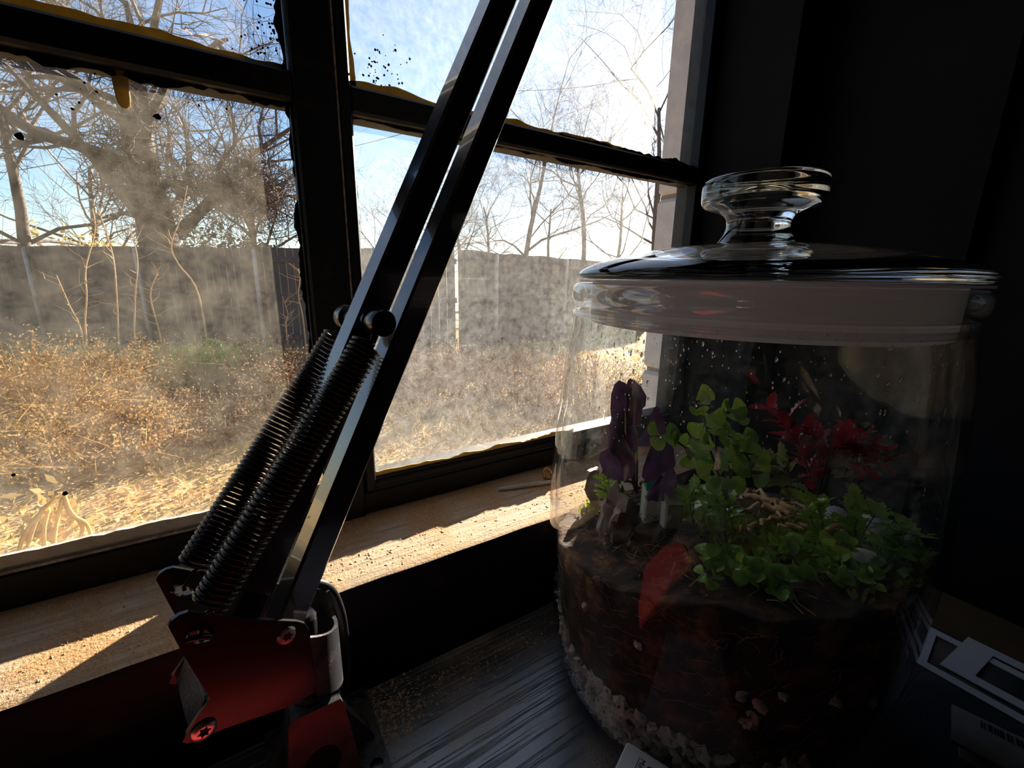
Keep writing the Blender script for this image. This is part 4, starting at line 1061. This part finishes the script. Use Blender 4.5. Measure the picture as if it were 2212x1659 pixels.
for i, (px, dist, h, lab) in enumerate(((960, 24, 7.5, 'low twiggy bare tree beyond the hazy fence'), (1060, 25, 8.4, 'low twiggy bare tree beyond the hazy fence'), (1190, 24, 8.0, 'low twiggy bare tree beyond the hazy fence'), (1330, 23, 8.4, 'low twiggy bare tree beyond the hazy fence'))):
    bare_tree(gpos(px, dist), h, .11, 30 + i, lab, 4, (5, 7), (0, 0), 'twiggy low trees')
# shrubs: stems with small leaves
def shrub(pos, rad, h, seed, nst, nlf, smat, lmat, label, lsz=.03, group=None, name='shrub', flat=False):
    rnd = random.Random(seed); root = empty(name, pos, label, 'shrub', group); P = Vector(pos); b = MB(); lf = MB()
    for _ in range(nst):
        a = rnd.uniform(0, 6.28); q = rnd.random() ** .6 * rad; hh = h * rnd.uniform(.55, 1.1) * (1 - .35 * (q / rad) ** 2)
        p0 = P + Vector((q * .75 * math.cos(a), q * .75 * math.sin(a), 0)); p2 = P + Vector((q * math.cos(a) * 1.15 + rnd.gauss(0, rad * .12), q * math.sin(a) * 1.15 + rnd.gauss(0, rad * .12), hh)); pm2 = p0.lerp(p2, .5) + Vector((rnd.gauss(0, rad * .08), rnd.gauss(0, rad * .08), 0))
        b.tube([p0, pm2, p2, p2 + Vector((rnd.gauss(0, .12), rnd.gauss(0, .12), rnd.uniform(-.10, .10)))], [.006, .0045, .003, .001], 3, False)
        for _k in range(max(1, nlf // nst)):
            c = pm2.lerp(p2, rnd.random() * 1.15) + Vector((rnd.gauss(0, .05), rnd.gauss(0, .05), rnd.gauss(0, .05))); s_ = lsz * rnd.uniform(.5, 1.3)
            u = Vector((rnd.gauss(0, 1), rnd.gauss(0, 1), rnd.gauss(0, 1))).normalized() * s_; v = u.orthogonal().normalized() * s_ * .5
            lf.add([c - u, c + v, c + u, c - v], [(0, 1, 2, 3)])
    b.build('stems', smat, root); lf.build('foliage', lmat, root)
    return root
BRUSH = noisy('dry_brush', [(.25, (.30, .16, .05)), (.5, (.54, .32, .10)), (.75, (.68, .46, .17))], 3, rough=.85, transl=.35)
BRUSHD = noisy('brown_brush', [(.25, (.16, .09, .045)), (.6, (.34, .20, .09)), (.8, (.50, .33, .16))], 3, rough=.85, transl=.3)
GREENF = noisy('fresh_grass', [(.25, (.20, .36, .03)), (.7, (.48, .66, .10))], 3, rough=.7, transl=.45)
YELF = noisy('yellow_leaves', [(.25, (.40, .33, .08)), (.7, (.62, .52, .18))], 3, rough=.7, transl=.4)
EVERG = noisy('evergreen', [(.25, (.025, .045, .03)), (.7, (.06, .09, .06))], 3, rough=.8, transl=.2)
VINE = noisy('vine_tangle', [(.25, (.08, .05, .032)), (.7, (.22, .145, .09))], 4, rough=.9, transl=.25)
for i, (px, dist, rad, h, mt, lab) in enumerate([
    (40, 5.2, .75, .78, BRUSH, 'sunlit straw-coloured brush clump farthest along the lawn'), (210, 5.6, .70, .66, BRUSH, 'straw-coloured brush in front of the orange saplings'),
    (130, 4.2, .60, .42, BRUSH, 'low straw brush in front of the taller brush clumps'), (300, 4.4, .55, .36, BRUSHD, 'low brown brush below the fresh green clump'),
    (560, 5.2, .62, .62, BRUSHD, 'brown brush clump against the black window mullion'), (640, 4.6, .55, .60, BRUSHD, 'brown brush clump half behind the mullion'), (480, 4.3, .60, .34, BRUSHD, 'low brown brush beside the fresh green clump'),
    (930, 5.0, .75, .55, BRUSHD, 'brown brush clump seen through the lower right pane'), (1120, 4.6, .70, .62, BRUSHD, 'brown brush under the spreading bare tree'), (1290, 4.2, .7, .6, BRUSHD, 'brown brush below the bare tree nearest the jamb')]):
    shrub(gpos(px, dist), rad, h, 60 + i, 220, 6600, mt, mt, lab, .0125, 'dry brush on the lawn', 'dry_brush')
shrub(gpos(425, 6.0), .62, .52, 80, 200, 6000, GREENF, GREENF, 'fresh green clump glowing in the sun before the fence', .016, None, 'green_clump')
shrub(gpos(175, 16), 1.15, 2.35, 81, 90, 2600, BARKL, YELF, 'yellow-leaved shrub rising above the fence', .07, None, 'yellow_shrub')
hedge = shrub(gpos(520, 13.5), 1.5, 2.35, 82, 120, 5200, BARKL, EVERG, 'dark evergreen hedge behind the fence', .08, None, 'evergreen_hedge')
def tangle(pos, rx, rz, seed, n, root):
    rnd = random.Random(seed); b = MB(); P = Vector(pos)
    for _ in range(n):
        v = Vector((rnd.gauss(0, .45), rnd.gauss(0, .45), rnd.gauss(0, .45))); c = P + Vector((v.x * rx, v.y * rx, v.z * rz)); d = Vector((rnd.gauss(0, 1), rnd.gauss(0, 1), rnd.gauss(0, 1))).normalized(); L = rnd.uniform(.12, .5)
        e = d.orthogonal().normalized() * L * rnd.uniform(-.4, .4); b.tube([c - d * L, c + e, c + d * L], [.007, .009, .004], 3, False)
    b.build('vine', VINE, root)
p = at_dist(345, 400, 12.1); tangle(tuple(p),   .62, 1.7, 90, 260, big_tree)
p = at_dist(520, 420, 12.3); tangle(tuple(p), 1.3, .9, 91, 1300, hedge)
p = at_dist(255, 360, 12.3); tangle(tuple(p), .6, 1.1, 92, 500, big_tree)
# orange saplings before the fence
SAPM = noisy('sapling_orange', [(.3, (.42, .22, .09)), (.7, (.62, .38, .18))], 5, rough=.8)
for i, (pts, lab) in enumerate([
    ([(185, 720), (187, 640), (185, 580), (205, 500), (200, 450)], 'straight orange sapling with a bent tip before the fence'), ([(175, 715), (150, 660), (122, 595)], 'short orange sapling leaning over the straw brush'),
    ([(258, 745), (252, 640), (245, 560), (228, 500), (212, 450)], 'tall orange sapling leaning left across the fence'), ([(292, 730), (292, 640), (297, 560), (280, 490)], 'orange sapling with a tuft of pale seed heads'),
    ([(345, 720), (325, 640), (340, 590)], 'orange sapling forked low before the fence'), ([(430, 640), (385, 570), (370, 530), (390, 470), (405, 400)], 'long arching orange sapling in front of the thick trunk'),
    ([(618, 705), (622, 680), (610, 640)], 'short orange twig beside the black mullion'), ([(655, 690), (645, 640), (648, 600), (644, 580)], 'reddish twig touching the edge of the mullion')]):
    dd = 6.6; P = [at_dist(x, y, dd) for x, y in pts]; g0 = Vector((P[0].x, P[0].y, GZ)); root = empty('sapling', g0, lab, 'sapling', 'orange saplings')
    b = MB(); sp = smoothpath([g0] + P, 5); b.tube(sp, [.011 * (1 - .65 * k / len(sp)) for k in range(len(sp))], 5, False); b.build('stem', SAPM, root, smooth=True)
    rnd = random.Random(200 + i); b = MB()
    for _ in range(16):
        k = rnd.randrange(len(sp) // 3, len(sp) - 1); c = sp[k]; d = Vector((rnd.gauss(0, 1), rnd.gauss(0, .5), rnd.uniform(.2, 1.2))).normalized() * rnd.uniform(.08, .3); b.tube([c, c + d * .5 + Vector((rnd.gauss(0, .02), 0, 0)), c + d], [.004, .003, .001], 3, False)
    b.build('side_twigs', SAPM, root)
# dried weed right below the window
pos = on_z(120, 1130, GZ); root = empty('dried_weed', pos, 'curled dried weed standing close under the window', 'weed')
rnd = random.Random(300); b = MB()
for pts in ([(115, 1200), (120, 1140), (135, 1075)], [(160, 1190), (178, 1140), (150, 1100), (138, 1065)], [(200, 1170), (185, 1130), (150, 1110), (137, 1070)], [(60, 1180), (80, 1120), (115, 1080), (135, 1065)], [(95, 1190), (95, 1140), (105, 1100)], [(40, 1190), (55, 1150), (100, 1090)]):
    P = [at_dist(x, y, 2.0) for x, y in pts]; b.tube(smoothpath(P, 6), [.006] * (6 * (len(P) - 1)) + [.003], 5, False)
b.build('stems', STRAW, root, smooth=True)
b = MB()
for _ in range(140):
    c = at_dist(rnd.gauss(105, 38), rnd.gauss(1135, 30), 2.05); u = Vector((rnd.gauss(0, 1), rnd.gauss(0, 1), rnd.gauss(0, 1))).normalized() * rnd.uniform(.012, .034); v = u.orthogonal().normalized() * .010; b.add([c - u, c + v, c + u, c - v], [(0, 1, 2, 3)])
b.build('dry_leaves', STRAW, root)
# overhead wires
WIRE = plain('wire_grey', (.12, .12, .13), .6)
for i, (a, c, lab) in enumerate((((-40, 200), (700, 205), 'thin overhead wire crossing behind the thick tree'), ((700, 330), (1150, 190), 'thin overhead wire slanting across the right panes'), ((1050, 195), (1420, 160), 'thin overhead wire near the dense bare tree'))):
    b = MB(); p, q = at_dist(*a, 26), at_dist(*c, 26); b.tube([p.lerp(q, k / 12) - Vector((0, 0, .9 * (1 - (2 * k / 12 - 1) ** 2) * .3)) for k in range(13)], .016, 5, False); b.build('overhead_wire', WIRE, loc=(p + q) / 2, label=lab, cat='wire')
